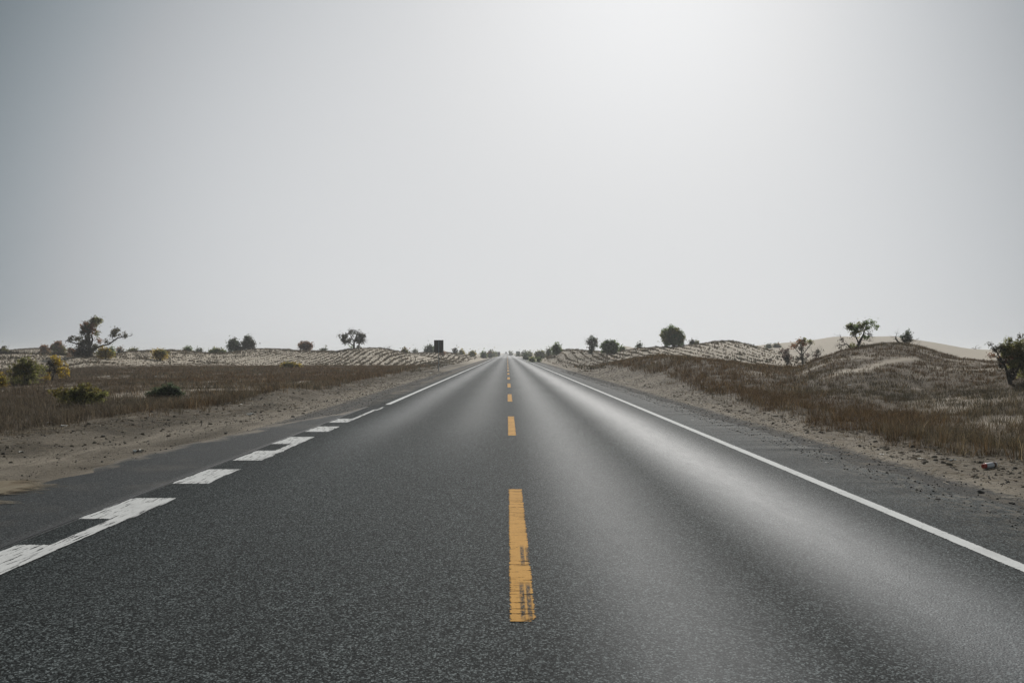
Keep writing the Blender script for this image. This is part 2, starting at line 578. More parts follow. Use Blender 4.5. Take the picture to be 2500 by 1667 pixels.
M_ROAD = asphalt("road_asphalt", 'road')
M_APRON = asphalt("fine_asphalt", 'apron')
M_GROUND = ground_mat()
M_WHITE = paint("white_road_paint", (0.55, 0.565, 0.56), (0.68, 0.69, 0.68), 0.65, 'across')
M_WHITE_WORN = paint("worn_white_road_paint", (0.50, 0.51, 0.505), (0.64, 0.65, 0.64), 0.575, 'along')
M_YELLOW = paint("worn_yellow_road_paint", (0.50, 0.26, 0.055), (0.60, 0.34, 0.09), 0.59, 'across')
M_LEAF = leafy("leaf_material", 0.65)
M_GRASS = leafy("dry_reed_material", 0.4, 0.7)
M_BARK = plain("bark_material", (0.035, 0.03, 0.024), (0.075, 0.065, 0.052), 20, 0.9)
M_STEEL = plain("galvanised_steel", (0.23, 0.25, 0.26), (0.33, 0.35, 0.36), 12, 0.5, 0.6)
M_PANELBACK = plain("shaded_sign_back", (0.075, 0.066, 0.056), (0.115, 0.10, 0.085), 5, 0.6, 0.2)  # shade of the backlit panel is put into this dark colour
M_BLUE = plain("blue_sign_face", (0.02, 0.045, 0.065), (0.03, 0.06, 0.085), 3, 0.5)
M_STONE = plain("stone_material", (0.05, 0.047, 0.042), (0.13, 0.12, 0.105), 30, 0.9)
M_PALE = plain("pale_scrap_material", (0.55, 0.54, 0.50), (0.75, 0.74, 0.70), 30, 0.7)
M_RED = plain("faded_red_plastic", (0.30, 0.05, 0.03), (0.42, 0.09, 0.06), 30, 0.45)
M_BOTTLE = plain("milky_bottle_plastic", (0.52, 0.53, 0.56), (0.66, 0.66, 0.66), 15, 0.4)
M_BROWN = plain("brown_label_paper", (0.11, 0.06, 0.045), (0.17, 0.10, 0.07), 60, 0.7)
M_VAN = plain("dark_van_paint", (0.05, 0.055, 0.06), (0.07, 0.075, 0.08), 2, 0.4)
M_GLASS = plain("dark_window_glass", (0.02, 0.022, 0.025), (0.03, 0.032, 0.035), 2, 0.1)

# ------------------------------------------------------------------ ground sheet
def axis(parts):
    out_ = [parts[0][0]]
    for a, b_, st in parts:
        n = max(1, int(round((b_ - a) / st)))
        out_ += list(a + (b_ - a) * (np.arange(n) + 1) / n)
    return np.array(out_)


ypos = axis([(-60, -4, 2.0), (-4, 26, 0.2), (26, 60, 0.4), (60, 135, 0.6), (135, 260, 1.5), (260, 600, 8), (600, 3000, 80)])
xh = axis([(0, 4.4, 1.1), (4.4, 12, 0.2), (12, 30, 0.4), (30, 80, 0.7), (80, 170, 2.0), (170, 400, 10), (400, 2000, 100)])
xpos = np.concatenate([-xh[::-1], xh[1:]])
GX, GY = np.meshgrid(xpos, ypos)
GZ = height(GX, GY)


def grass_edge_r(y):
    return np.interp(y, [3, 8, 10.4, 11.5, 17, 23.5, 40, 75, 90], [6.2, 6.9, 6.6, 6.25, 6.5, 6.8, 7.3, 8.2, 11])


def grass_edge_l(y):
    return np.interp(y, [3, 10, 15, 17.3, 21, 29.5, 39, 79, 90], [10.6, 10.4, 9.6, 8.6, 7.5, 7.2, 7.5, 7.8, 9.0])


_lp = [place(u_, v_, 22)[:2] for u_, v_ in ((2032, 918), (2085, 906), (2140, 892), (2235, 876))]
LEDGE = [(*_lp[i], *_lp[i + 1]) for i in range(3)]


def grass_density(x, y):
    """0..1 how thickly dry reed stands at a ground point"""
    x, y = np.asarray(x, float), np.asarray(y, float)
    s = x / np.maximum(y, 1)
    u = U0 + s * F
    big = fbm(x * 0.22, y * 0.14, 21, 3)
    med = fbm(x * 0.9, y * 0.55, 23, 3)
    wob = (fbm(x * .5, y * .5, 31, 3) - .5) * 1.3
    # right
    r = sstep(-0.25, 0.35, x - grass_edge_r(y) + wob * 0.8)
    r = np.maximum(r, .07 * sstep(-.8, -.2, x - grass_edge_r(y)) * (med > .48))
    cd = np.interp(s, LAYERS[0][0][0], LAYERS[0][0][2])
    r = r * (1 - sstep(1.02, 1.10, y / cd)) * (s > 0.07)
    # sparse on the far right hill, open patches
    hill = sstep(2000, 2080, u) * sstep(0.62, 0.80, y / cd)
    r = r * (1 - 0.1 * hill)
    r = r * (1 - 0.5 * sstep(0.58, 0.66, big) * sstep(0.48, 0.56, med) * sstep(18, 26, y))
    r = r * (1 - 0.5 * sstep(0.56, 0.64, med) * sstep(2150, 2300, u) * sstep(10, 16, y))
    # left
    l = sstep(-0.25, 0.4, -x - grass_edge_l(y) + wob * 0.6)
    l = np.maximum(l, .13 * sstep(-1.7, -.6, -x - grass_edge_l(y)) * (med > .5))
    lim = np.interp(u, [-600, 0, 160, 300, 420, 520, 900, 1050], [64, 62, 68, 78, 84, 88, 90, 88]) + wob * 3
    l = l * (1 - sstep(0.97, 1.03, y / lim))
    l = l * (1 - 0.7 * sstep(0.60, 0.68, big) * sstep(0.5, 0.58, med) * sstep(20, 26, y))
    # bare hollow between the two low shrubs
    bx, by = (310 - U0) / F * 27.5, 27.5
    l = l * (1 - np.exp(-(((x - bx) / 1.3) ** 2 + ((y - by) / 3.0) ** 2)))
    bx, by = (560 - U0) / F * 31, 31
    l = l * (1 - 0.9 * np.exp(-(((x - bx) / 3.2) ** 2 + ((y - by) / 1.3) ** 2)))
    # wind-cut bare ledge across the face of the right hill
    for (ax_, ay_, bx_, by_) in LEDGE:
        vx, vy = bx_ - ax_, by_ - ay_
        t = np.clip(((x - ax_) * vx + (y - ay_) * vy) / (vx * vx + vy * vy), 0, 1)
        dist = np.hypot(x - ax_ - t * vx, (y - ay_ - t * vy) * .8)
        r = r * (1 - .96 * np.exp(-(dist / .33) ** 2))
    return np.where(x > 0, r, l)


gd = grass_density(GX, GY)
ax = np.abs(GX)
verge_n = fbm(GX * 1.2, GY * 0.7, 41, 3)
edge = np.where(GX > 0, grass_edge_r(GY), grass_edge_l(GY))
verge = np.where(GX > 0, .62, 1.0) * sstep(4.4, 5.6, ax) * (1 - sstep(0.4, 2.0, ax - edge)) * (1 - sstep(80, 150, GY))
litter = np.clip(verge * (0.8 + 0.3 * sstep(0.38, 0.6, verge_n)), 0, 1)
gravel = (1 - sstep(4.9, 5.7, ax)) * (GX > 0) + (1 - sstep(4.6, 5.4, ax)) * (GX < 0)
# pale compacted track on the left verge, swinging out with the turnout
trk = np.interp(GY, [4, 9, 12, 15, 18, 23, 40, 80], [7.2, 6.7, 6.4, 6.1, 5.8, 5.6, 5.6, 5.4])
pale = 0.68 * np.exp(-((-GX - trk) / 0.5) ** 2) * (GX < 0) * (1 - sstep(60, 110, GY))
litter = litter * (1 - 0.45 * pale)
far_fade = 1 - sstep(150, 300, GY)
gcol = np.stack([litter, gravel * far_fade, pale], -1).reshape(-1, 3)
nx, ny = len(xpos), len(ypos)
idx = np.arange(nx * ny).reshape(ny, nx)
gf = np.stack([idx[:-1, :-1], idx[:-1, 1:], idx[1:, 1:], idx[1:, :-1]], -1).reshape(-1, 4)
ground = mesh_np("ground", np.stack([GX, GY, GZ], -1).reshape(-1, 3), gf, M_GROUND, gcol, smooth=True, veg=gd)
tag(ground, kind='structure')


# ------------------------------------------------------------------ road
def strip(name, ys, xl, xr, z, mat, ncol=1, skirt=0.06, smooth=False):
    """sheet between two edges; xl, xr arrays along ys; edges turn down so that it has thickness"""
    ys = np.asarray(ys, float)
    t = np.linspace(0, 1, ncol + 1)
    X = xl[:, None] * (1 - t) + xr[:, None] * t
    Y = np.repeat(ys[:, None], ncol + 1, 1)
    Z = np.full_like(X, z)
    if skirt:
        X = np.concatenate([xl[:, None] - 0.03, X, xr[:, None] + 0.03], 1)
        Y = np.concatenate([Y[:, :1], Y, Y[:, :1]], 1)
        Z = np.concatenate([Z[:, :1] - skirt, Z, Z[:, :1] - skirt], 1)
    k = X.shape[1]
    i = np.arange(X.size).reshape(X.shape)
    f = np.stack([i[:-1, :-1], i[:-1, 1:], i[1:, 1:], i[1:, :-1]], -1).reshape(-1, 4)
    return mesh_np(name, np.stack([X, Y, Z], -1).reshape(-1, 3), f, mat)


yr = axis([(-58, 2, 2), (2, 60, 0.12), (60, 160, 0.5), (160, 400, 4), (400, 2950, 50)])
jag = lambda y, s, a: (fbm(y * 1.4, y * 0 + s, s, 5) - 0.5) * a
right_edge = 4.80 + (fbm(yr * 3.2, yr * 0, 3, 4) - .5) * .35 + (fbm(yr * .35, yr * 0, 4, 2) - .5) * .3
left_edge = np.where(yr < 22.5, -3.86, -(3.95 + 0.35 * sstep(22, 30, yr)) + jag(yr, 6, 0.6) * sstep(22, 24, yr))
road = strip("road", yr, left_edge, right_edge, 0.0, M_ROAD, 6)
tag(road, kind='structure')
ya = axis([(-58, 2, 2), (2, 22.5, 0.1)])
out_edge = np.interp(ya, [-58, 4, 9.1, 10.2, 12.5, 15.2, 16.6, 17.9, 20, 22, 22.5], [6.6, 6.3, 5.82, 5.55, 5.34, 4.99, 4.88, 4.56, 4.1, 3.9, 3.875])
out_edge = out_edge + jag(ya, 9, 0.25) * (1 - sstep(19, 22, ya))
apron = strip("roadside_apron", ya, -out_edge, np.full_like(ya, -3.868), -0.003, M_APRON, 10)
av = np.array([q.co.x for q in apron.data.vertices])
ay = np.array([q.co.y for q in apron.data.vertices])
near = np.clip(1 - (av + np.interp(ay, ya, out_edge)) / 0.75, 0, 1)
at = apron.data.color_attributes.new("Col", 'FLOAT_COLOR', 'POINT')
at.data.foreach_set("color", np.stack([near] * 3 + [near * 0 + 1], -1).astype(np.float32).ravel())
tag(apron, kind='structure')

# sand drifted on to the apron
def drift(u0, cx, cy_, rx, ry, name):
    n, m = 40, 8
    v, f = [], []
    for j in range(m + 1):
        rr = j / m
        for i in range(n):
            a = 2 * math.pi * i / n
            w = 1 + 0.28 * (vnoise(math.cos(a) * 2 + u0, math.sin(a) * 2, 4) - 0.5) + 0.18 * (vnoise(math.cos(a) * 6 + u0, math.sin(a) * 6, 5) - 0.5)
            v.append((cx + rx * rr * w * math.cos(a), cy_ + ry * rr * w * math.sin(a), 0.004 + 0.022 * (1 - rr ** 2) - 0.008 * rr ** 6))
    for j in range(m):
        for i in range(n):
            f.append((j * n + i, j * n + (i + 1) % n, (j + 1) * n + (i + 1) % n, (j + 1) * n + i))
    b = MB("drifted_sand_material")
    c = b.mix(b.rng(b.noise(3, 5, .6, b.vec(2, .6, 1)), .35, .65), (0.145, 0.115, 0.075), (0.23, 0.20, 0.145))
    c = b.mix(b.rng(b.noise(120, 3), .5, .7, 0, .5), c, (0.08, 0.07, 0.055))
    ecol = np.repeat(np.repeat(np.arange(m + 1) / m, n)[:, None], 3, 1)
    es = b.n.new('ShaderNodeSeparateColor')
    b.link(b.attr("Col").outputs['Color'], es.inputs[0])
    thin = b.rng(b.math('ADD', es.outputs[0], b.math('MULTIPLY', b.math('SUBTRACT', b.noise(7, 6, .75, b.vec(.6, 1.6, 1)), .5), 1.3)), .62, .9)
    tr = b.n.new('ShaderNodeBsdfTransparent')
    mx = b.n.new('ShaderNodeMixShader')
    b.link(thin, mx.inputs[0])
    b.link(b.bsdf(c, 0.95, 0.1, b.bump(b.noise(30, 4), 0.6, 0.01)), mx.inputs[1])
    b.link(tr.outputs[0], mx.inputs[2])
    o = mesh_np(name, v, f, b.done(mx.outputs[0]), ecol, smooth=True)
    return tag(o, kind='structure')


drift(1.0, -5.95, 8.75, 0.95, 0.72, "sand_drift")
drift(6.0, -5.75, 7.95, 0.9, 0.42, "sand_drift")


def marking(name, x0, x1, y0, y1, mat, z=0.004, step=0.05, ragged=0.012, seed=0, slant=0.0):
    """a painted sheet with slightly uneven edges; Col.r = closeness to the edge in 3 cm"""
    n = max(2, int((y1 - y0) / step))
    ys = np.linspace(y0, y1, n + 1)
    r = lambda k: (fbm(ys * 7, ys * 0 + k, seed + k, 3) - .5) * 2 * ragged
    xs = np.stack([x0 + r(1) , x0 + 0.03 + r(1), x1 - 0.03 + r(2), x1 + r(2)], 1)
    Y = np.repeat(ys[:, None], 4, 1) + slant * (xs - x0)
    Z = np.full_like(xs, z)
    i = np.arange(xs.size).reshape(xs.shape)
    f = np.stack([i[:-1, :-1], i[:-1, 1:], i[1:, 1:], i[1:, :-1]], -1).reshape(-1, 4)
    inner = np.zeros_like(xs)
    inner[:, 1:3] = 1
    inner[0] *= 0
    inner[-1] *= 0
    c = np.repeat(inner.reshape(-1, 1), 3, 1)
    o = mesh_np(name, np.stack([xs, Y, Z], -1).reshape(-1, 3), f, mat, c)
    return tag(o, kind='structure')


marking("edge_line", 3.53, 3.665, -50, 60, M_WHITE, step=0.1, ragged=0.006)
marking("edge_line", 3.53, 3.665, 60, 900, M_WHITE, step=4, ragged=0.0)
marking("edge_line", -3.53, -3.38, 23.0, 90, M_WHITE, step=0.15, ragged=0.01, seed=4)
marking("edge_line", -3.53, -3.38, 90, 900, M_WHITE, step=4, ragged=0.0)
for k, (y0, y1) in enumerate([(1.2, 2.2), (3.2, 4.2), (5.2, 6.22), (7.18, 8.22), (9.11, 10.25), (11.07, 12.2), (13.08, 14.2), (15.1, 16.2), (17.1, 18.1)]):
    w = 0.0
    marking("merge_block", -3.87 + 0.02 * (k % 3), -3.43 + 0.03 * (k % 2), y0, y1, M_WHITE_WORN, seed=20 + k, ragged=0.02)
for y0, y1, x0, x1 in ((1.0, 8.0, -3.56, -3.41), (11.2, 14.1, -3.55, -3.41), (17.6, 21.0, -3.51, -3.41), (20.6, 21.9, -3.44, -3.36)):
    marking("edge_line", x0, x1, y0, y1, M_WHITE_WORN, z=0.0075, seed=int(y0) + 50, ragged=0.012)
for k in range(-3, 30):
    y0 = 4.43 + 10 * k
    marking("centre_dash", 0.015, 0.165, y0, y0 + 4.33, M_YELLOW, step=0.05 if k < 4 else 0.5, ragged=0.005, seed=80 + k)
# thin crack where the apron meets the carriageway
b = MB("seam_tar")
M_TAR = b.done(b.bsdf((0.012, 0.012, 0.013), 0.5))
ys = axis([(-20, 22, 0.25)])
cx_ = -3.895 + (fbm(ys * .8, ys * 0, 66, 3) - .5) * 0.05
seam = strip("tar_seam", ys, cx_ - 0.012, cx_ + 0.012, 0.0015, M_TAR, 1, skirt=0)
tag(seam, kind='structure')

# ------------------------------------------------------------------ dry reed (stuff)
def blades(px, py, pz, nb, hgt, wid, spread, lean, cols, seed):
    """nb tapering bent blades at each root; returns verts, tri faces, colours"""
    r = np.random.default_rng(seed)
    n = len(px)
    k = n * nb
    rx = np.repeat(px, nb) + r.normal(0, 1, k) * np.repeat(spread, nb)
    ry = np.repeat(py, nb) + r.normal(0, 1, k) * np.repeat(spread, nb)
    rz = np.repeat(pz, nb) - 0.02
    h = np.repeat(hgt, nb) * r.uniform(0.5, 1.15, k)
    w = np.repeat(wid, nb) * r.uniform(0.6, 1.3, k)
    a = r.uniform(0, 2 * math.pi, k)
    la = r.uniform(0, 2 * math.pi, k)
    ln = np.abs(r.normal(0, 1, k)) * lean * h
    ca, sa = np.cos(a) * w * 0.5, np.sin(a) * w * 0.5
    mx, my = rx + np.cos(la) * ln * 0.4, ry + np.sin(la) * ln * 0.4
    tx, ty = rx + np.cos(la) * ln * 1.3, ry + np.sin(la) * ln * 1.3
    v = np.empty((k, 5, 3))
    v[:, 0] = np.stack([rx - ca, ry - sa, rz], -1)
    v[:, 1] = np.stack([rx + ca, ry + sa, rz], -1)
    v[:, 2] = np.stack([mx + ca * .8, my + sa * .8, rz + h * 0.6], -1)
    v[:, 3] = np.stack([mx - ca * .8, my - sa * .8, rz + h * 0.6], -1)
    v[:, 4] = np.stack([tx, ty, rz + h], -1)
    b0 = (np.arange(k) * 5)[:, None]
    f = np.concatenate([b0 + np.array([[0, 1, 2]]), b0 + np.array([[0, 2, 3]]), b0 + np.array([[3, 2, 4]])])
    c = np.repeat(cols, nb, 0) * np.exp(r.normal(-.08, .42, (k, 1)))
    return v.reshape(-1, 3), f, np.repeat(c, 5, 0)


PAL = np.array([(0.135, 0.09, 0.05), (0.155, 0.10, 0.052), (0.11, 0.086, 0.054), (0.21, 0.165, 0.105), (0.09, 0.08, 0.054)])


def reed_field(name, side, label):
    Vs, Fs, Cs = [], [], []
    base = 0
    zones = [(3, 15, 75, 14, 0.0055), (15, 26, 52, 12, 0.008), (26, 45, 30, 9, 0.014), (45, 96, 18, 7, 0.024)]
    for zi, (y0, y1, dens, nb, wid) in enumerate(zones):
        x0, x1 = (5.5, 0.80 * y1 + 4) if side > 0 else (7.0, 0.80 * y1 + 4)
        n = int((x1 - x0) * (y1 - y0) * dens)
        r = np.random.default_rng(100 + zi + (50 if side > 0 else 0))
        x = r.uniform(x0, x1, n) * side
        y = r.uniform(y0, y1, n)
        keep = np.abs(x) < 0.74 * y + 3
        x, y = x[keep], y[keep]
        # reed was planted in a metre grid: thicker on the grid lines
        gx, gy = np.abs((x + 0.15 * np.sin(y)) % 1.0 - .5), np.abs((y + .2 * np.sin(x * .7)) % 1.0 - .5)
        line = np.maximum(sstep(0.25, 0.45, gx), sstep(0.25, 0.45, gy))
        hl_ = (side > 0) * sstep(1900, 2060, U0 + x / y * F) * sstep(16, 24, y)
        gapk = 0.45 + 0.33 * hl_
        line = np.where(hl_ > .5, np.maximum(sstep(0.22, 0.42, gy), .55 * sstep(.3, .45, gx)), line)
        d = grass_density(x, y) * (1 - gapk + gapk * line) * (0.45 + 0.75 * sstep(0.3, 0.55, fbm(x * 1.7, y * 1.7, 61, 2))) * (1 + .8 * hl_)
        keep = r.random(len(x)) < d
        x, y = x[keep], y[keep]
        z = height(x, y)
        m = len(x)
        tone = fbm(x * 0.25, y * 0.2, 71, 3)
        pick = np.clip((tone - 0.3) * 8 + r.normal(0, 1.0, m), 0, 4).astype(int)
        cols = PAL[pick] * (0.84 - 0.16 * (hl_[keep] if side > 0 else 0))[..., None] * np.array([.98, .98, .93]) if side > 0 else PAL[pick] * 0.84
        grey = (side < 0) * sstep(0, 1, (-(x / y) - 0.40) / 0.15) * 0.6
        cols = cols * (1 - grey[:, None]) + np.array([0.105, 0.085, 0.062]) * grey[:, None]
        edge_ = sstep(0, 3.0, (np.abs(x) - (grass_edge_r(y) if side > 0 else grass_edge_l(y))))
        h = (0.12 + 0.12 * tone + 0.05 * (1 - edge_)) * r.uniform(0.6, 1.4, m) * (1 - .3 * (hl_[keep] if side > 0 else 0))
        v, f, c = blades(x, y, z, nb, h, np.full(m, wid), np.full(m, 0.05 + 0.02 * zi), 0.5, cols, 200 + zi)
        Vs.append(v)
        Fs.append(f + base)
        Cs.append(c)
        base += len(v)
    o = mesh_np(name, np.concatenate(Vs), np.concatenate(Fs), M_GRASS, np.concatenate(Cs))
    tag(o, label, 'grass', kind='stuff')
    return o


reed_field("dry_reed_grass", 1, "brown dry reed grass covering the mound right of the road")
reed_field("dry_reed_grass", -1, "brown dry reed grass covering the flat left of the road")


# ------------------------------------------------------------------ straw chequerboard on the dunes (stuff)
def straw_grid(name, side, x0, x1, y0, y1, label):
    r = np.random.default_rng(300 + side)
    P = []
    per = 4
    for xl_ in np.arange(math.ceil(x0), x1, 1.0):
        n = int((y1 - y0) * 12)
        y = r.uniform(y0, y1, n)
        P.append(np.stack([side * xl_ + 0.22 * np.sin(y * .21 + side * xl_ * .3) + r.normal(0, .075, n), y], -1))
    for yl_ in np.arange(y0, y1, 1.0):
        n = int((x1 - x0) * per)
        x = r.uniform(x0, x1, n)
        P.append(np.stack([side * x, yl_ + 0.22 * np.sin(x * .25 + yl_ * .4) + r.normal(0, .045, n)], -1))
    P = np.concatenate(P)
    x, y = P[:, 0], P[:, 1]
    s = x / y
    u = U0 + s * F
    keep = np.abs(s) < 0.76
    patch = fbm(x * .12, y * .12, 91, 3)
    fine = fbm(x * .9, y * .9, 93, 2)
    dens = 0.34 + 0.75 * sstep(.3, .58, patch) * sstep(.25, .6, fine)
    dens = dens * (1 - sstep(.05, .2, grass_density(x, y)))
    if side > 0:
        cd = np.interp(s, LAYERS[1][0][0], LAYERS[1][0][2])
        dens = dens * (1 - sstep(1.03, 1.08, y / cd)) * (1 - .75 * sstep(1840, 1920, u))
        dens = dens * sstep(5.6, 7.5, x)
    else:
        # the bare wind-blown slip left of the sign
        dens = dens * (1 - .93 * np.exp(-(((u - 1020) / 34) ** 2 + ((y - 120) / 16) ** 2)))
        dens = dens * (1 - .6 * sstep(.55, .62, patch) * (u < 330))
        dens = dens * sstep(6.2, 8.5, -x)
    keep &= r.random(len(x)) < dens
    x, y = x[keep], y[keep]
    z = height(x, y)
    m = len(x)
    cols = np.array([(0.10, 0.078, 0.05), (0.14, 0.105, 0.066), (0.075, 0.066, 0.046), (0.085, 0.08, 0.055)])[r.integers(0, 4, m)]
    h = r.uniform(0.10, 0.22, m) * (0.8 + .5 * (fbm(x * .3, y * .3, 95, 2) > .55))
    v, f, c = blades(x, y, z, 3, h, np.full(m, 0.065), np.full(m, 0.045), 0.45, cols, 310 + side)
    o = mesh_np(name, v, f, M_GRASS, c)
    tag(o, label, 'straw grid', kind='stuff')


straw_grid("straw_grid", 1, 5.6, 62, 58, 150, "straw chequerboard set into the sand dune right of the road")
straw_grid("straw_grid", -1, 6.0, 104, 60, 195, "straw chequerboard set into the sand dunes left of the road")


# ------------------------------------------------------------------ loose gravel and straw scraps (stuff)
def pebbles():
    r = np.random.default_rng(400)
    n = 26000
    y = 3.0 + 62 * r.random(n) ** 1.9
    sd = np.where(r.random(n) < .5, 1, -1)
    el_ = np.interp(y, ya, out_edge)
    lo = np.where(sd > 0, 4.35, np.where(y < 22, el_ - 0.15, 4.0))
    hi = np.where(sd > 0, grass_edge_r(y) + .4, grass_edge_l(y) + .4)
    x = sd * (lo + (hi - lo) * r.random(n) ** 1.2)
    z = np.maximum(height(x, y), np.where((sd > 0) & (x < 4.9), 0.0, -1))
    sz = 0.004 + 0.015 * r.random(n) ** 6 + y * 0.00022
    o6 = np.array([(1, 0, 0), (-1, 0, 0), (0, 1, 0), (0, -1, 0), (0, 0, .7), (0, 0, -.7)], float)
    f8 = np.array([(0, 2, 4), (2, 1, 4), (1, 3, 4), (3, 0, 4), (2, 0, 5), (1, 2, 5), (3, 1, 5), (0, 3, 5)])
    v = o6[None] * r.uniform(.5, 1.25, (n, 6, 1)) * sz[:, None, None]
    a = r.uniform(0, 6.28, n)
    vx = v[:, :, 0] * np.cos(a)[:, None] - v[:, :, 1] * np.sin(a)[:, None]
    vy = v[:, :, 0] * np.sin(a)[:, None] + v[:, :, 1] * np.cos(a)[:, None]
    v = np.stack([vx + x[:, None], vy + y[:, None], v[:, :, 2] + (z + sz * .3)[:, None]], -1)
    f = (np.arange(n) * 6)[:, None, None] + f8[None]
    tone = np.array([(0.06, 0.058, 0.053), (0.11, 0.10, 0.09), (0.20, 0.185, 0.16), (0.035, 0.034, 0.032), (0.34, 0.32, 0.28)])[r.choice(5, n, p=[.24, .32, .26, .11, .07])]
    o = mesh_np("loose_gravel", v.reshape(-1, 3), f.reshape(-1, 3), M_GRAVEL, np.repeat(tone, 6, 0))
    tag(o, "loose gravel and crumbs of asphalt scattered along the sandy verges", 'gravel', kind='stuff')


b = MB("gravel_material")
M_GRAVEL = b.done(b.bsdf(b.attr("Col").outputs['Color'], 0.9, 0.2))
pebbles()


def straw_litter():
    r = np.random.default_rng(410)
    n = 20000
    y = 4.0 + 66 * r.random(n) ** 1.7
    sd = np.where(r.random(n) < .5, 1, -1)
    ge = np.where(sd > 0, grass_edge_r(y), grass_edge_l(y))
    x = sd * (ge + .3 - np.abs(r.normal(0, 1, n)) * np.where(sd > 0, .9, 1.3))
    k = (np.abs(x) > np.where(sd > 0, 5.0, np.interp(y, ya, out_edge) + .1))
    x, y = x[k], y[k]
    n = len(x)
    z = height(x, y) + 0.008
    L = r.uniform(.04, .22, n)
    w = r.uniform(.003, .006, n) + y * .00016
    a = r.uniform(0, 6.28, n)
    dx, dy = np.cos(a) * L / 2, np.sin(a) * L / 2
    ox, oy = -np.sin(a) * w / 2, np.cos(a) * w / 2
    t = r.uniform(-.01, .03, n)
    v = np.stack([np.stack([x - dx - ox, y - dy - oy, z], -1), np.stack([x + dx - ox, y + dy - oy, z + t], -1),
                  np.stack([x + dx + ox, y + dy + oy, z + t + .003], -1), np.stack([x - dx + ox, y - dy + oy, z + .003], -1)], 1)
    f = np.arange(n * 4).reshape(n, 4)
    tone = np.array([(0.30, 0.25, 0.17), (0.20, 0.145, 0.085), (0.10, 0.07, 0.042), (0.44, 0.40, 0.32)])[r.choice(4, n, p=[.34, .32, .24, .10])]
    o = mesh_np("straw_litter", v.reshape(-1, 3), f, M_GRASS, np.repeat(tone, 4, 0))
    tag(o, "broken straw lying on the sandy verges beside the grass", 'straw', kind='stuff')


straw_litter()


def clods():
    r = np.random.default_rng(420)
    n = 7000
    y = 4.0 + 60 * r.random(n) ** 1.6
    sd = np.where(r.random(n) < .38, 1, -1)
    ge = np.where(sd > 0, grass_edge_r(y), grass_edge_l(y))
    lo = np.where(sd > 0, 5.2, np.where(y < 22, np.interp(y, ya, out_edge) + .5, 4.6))
    x = sd * (ge + .35 - (ge - lo) * r.random(n) ** np.where(sd > 0, 1.0, 1.5))
    keep = r.random(n) < sstep(.35, .6, fbm(x * 1.1, y * .9, 44, 3)) + .12
    x, y = x[keep], y[keep]
    n = len(x)
    z = height(x, y)
    sz = 0.012 + 0.034 * r.random(n) ** 3 + y * .0002
    q = 7
    ang = np.arange(q) / q * 2 * np.pi
    rad = r.uniform(.55, 1.2, (n, q)) * sz[:, None]
    ring = np.stack([np.cos(ang)[None] * rad * 1.25 + x[:, None], np.sin(ang)[None] * rad * .9 + y[:, None], np.repeat((z - .004)[:, None], q, 1)], -1)
    ring2 = np.stack([np.cos(ang)[None] * rad * .7 + x[:, None], np.sin(ang)[None] * rad * .5 + y[:, None], (z + sz * .5)[:, None] + r.normal(0, .12, (n, q)) * sz[:, None]], -1)
    top = np.stack([x, y, z + sz * .62], -1)[:, None]
    v = np.concatenate([ring, ring2, top], 1)
    tri = []
    for k in range(q):
        j = (k + 1) % q
        tri += [(k, j, q + j), (k, q + j, q + k), (q + k, q + j, 2 * q)]
    f = (np.arange(n) * (2 * q + 1))[:, None, None] + np.array(tri)[None]
    tone = np.array([(0.085, 0.07, 0.05), (0.12, 0.102, 0.075), (0.055, 0.047, 0.036), (0.17, 0.148, 0.112)])[r.choice(4, n, p=[.35, .3, .2, .15])]
    o = mesh_np("loose_clods", v.reshape(-1, 3), f.reshape(-1, 3), M_GRAVEL, np.repeat(tone, 2 * q + 1, 0))
    tag(o, "dried clods and trampled dirt crumbs along the rough edge of the grass", 'dirt', kind='stuff')


clods()


# ------------------------------------------------------------------ trees and bushes
def tube(pts, rads, sides=6):
    """tapered tube along points -> verts, quad faces"""
    P = np.array(pts, float)
    n = len(P)
    V, Fc = [], []
    for i in range(n):
        t = P[min(i + 1, n - 1)] - P[max(i - 1, 0)]
        t = t / (np.linalg.norm(t) + 1e-9)
        a = np.cross(t, (0.3, 1, 0.2))
        a /= np.linalg.norm(a) + 1e-9
        b_ = np.cross(t, a)
        for k in range(sides):
            q = 2 * math.pi * k / sides
            V.append(P[i] + rads[i] * (a * math.cos(q) + b_ * math.sin(q)))
    for i in range(n - 1):
        for k in range(sides):
            Fc.append((i * sides + k, i * sides + (k + 1) % sides, (i + 1) * sides + (k + 1) % sides, (i + 1) * sides + k))
    return V, Fc


def subdiv(pts, rads, n=4, jit=0.0, r=None):
    P, R = [], []
    for i in range(len(pts) - 1):
        for k in range(n):
            t = k / n
            p = np.array(pts[i]) * (1 - t) + np.array(pts[i + 1]) * t
            if jit and (i or k):
                p = p + r.normal(0, jit, 3)
            P.append(p)
            R.append(rads[i] * (1 - t) + rads[i + 1] * t)
    P.append(np.array(pts[-1]))
    R.append(rads[-1])
    return P, R


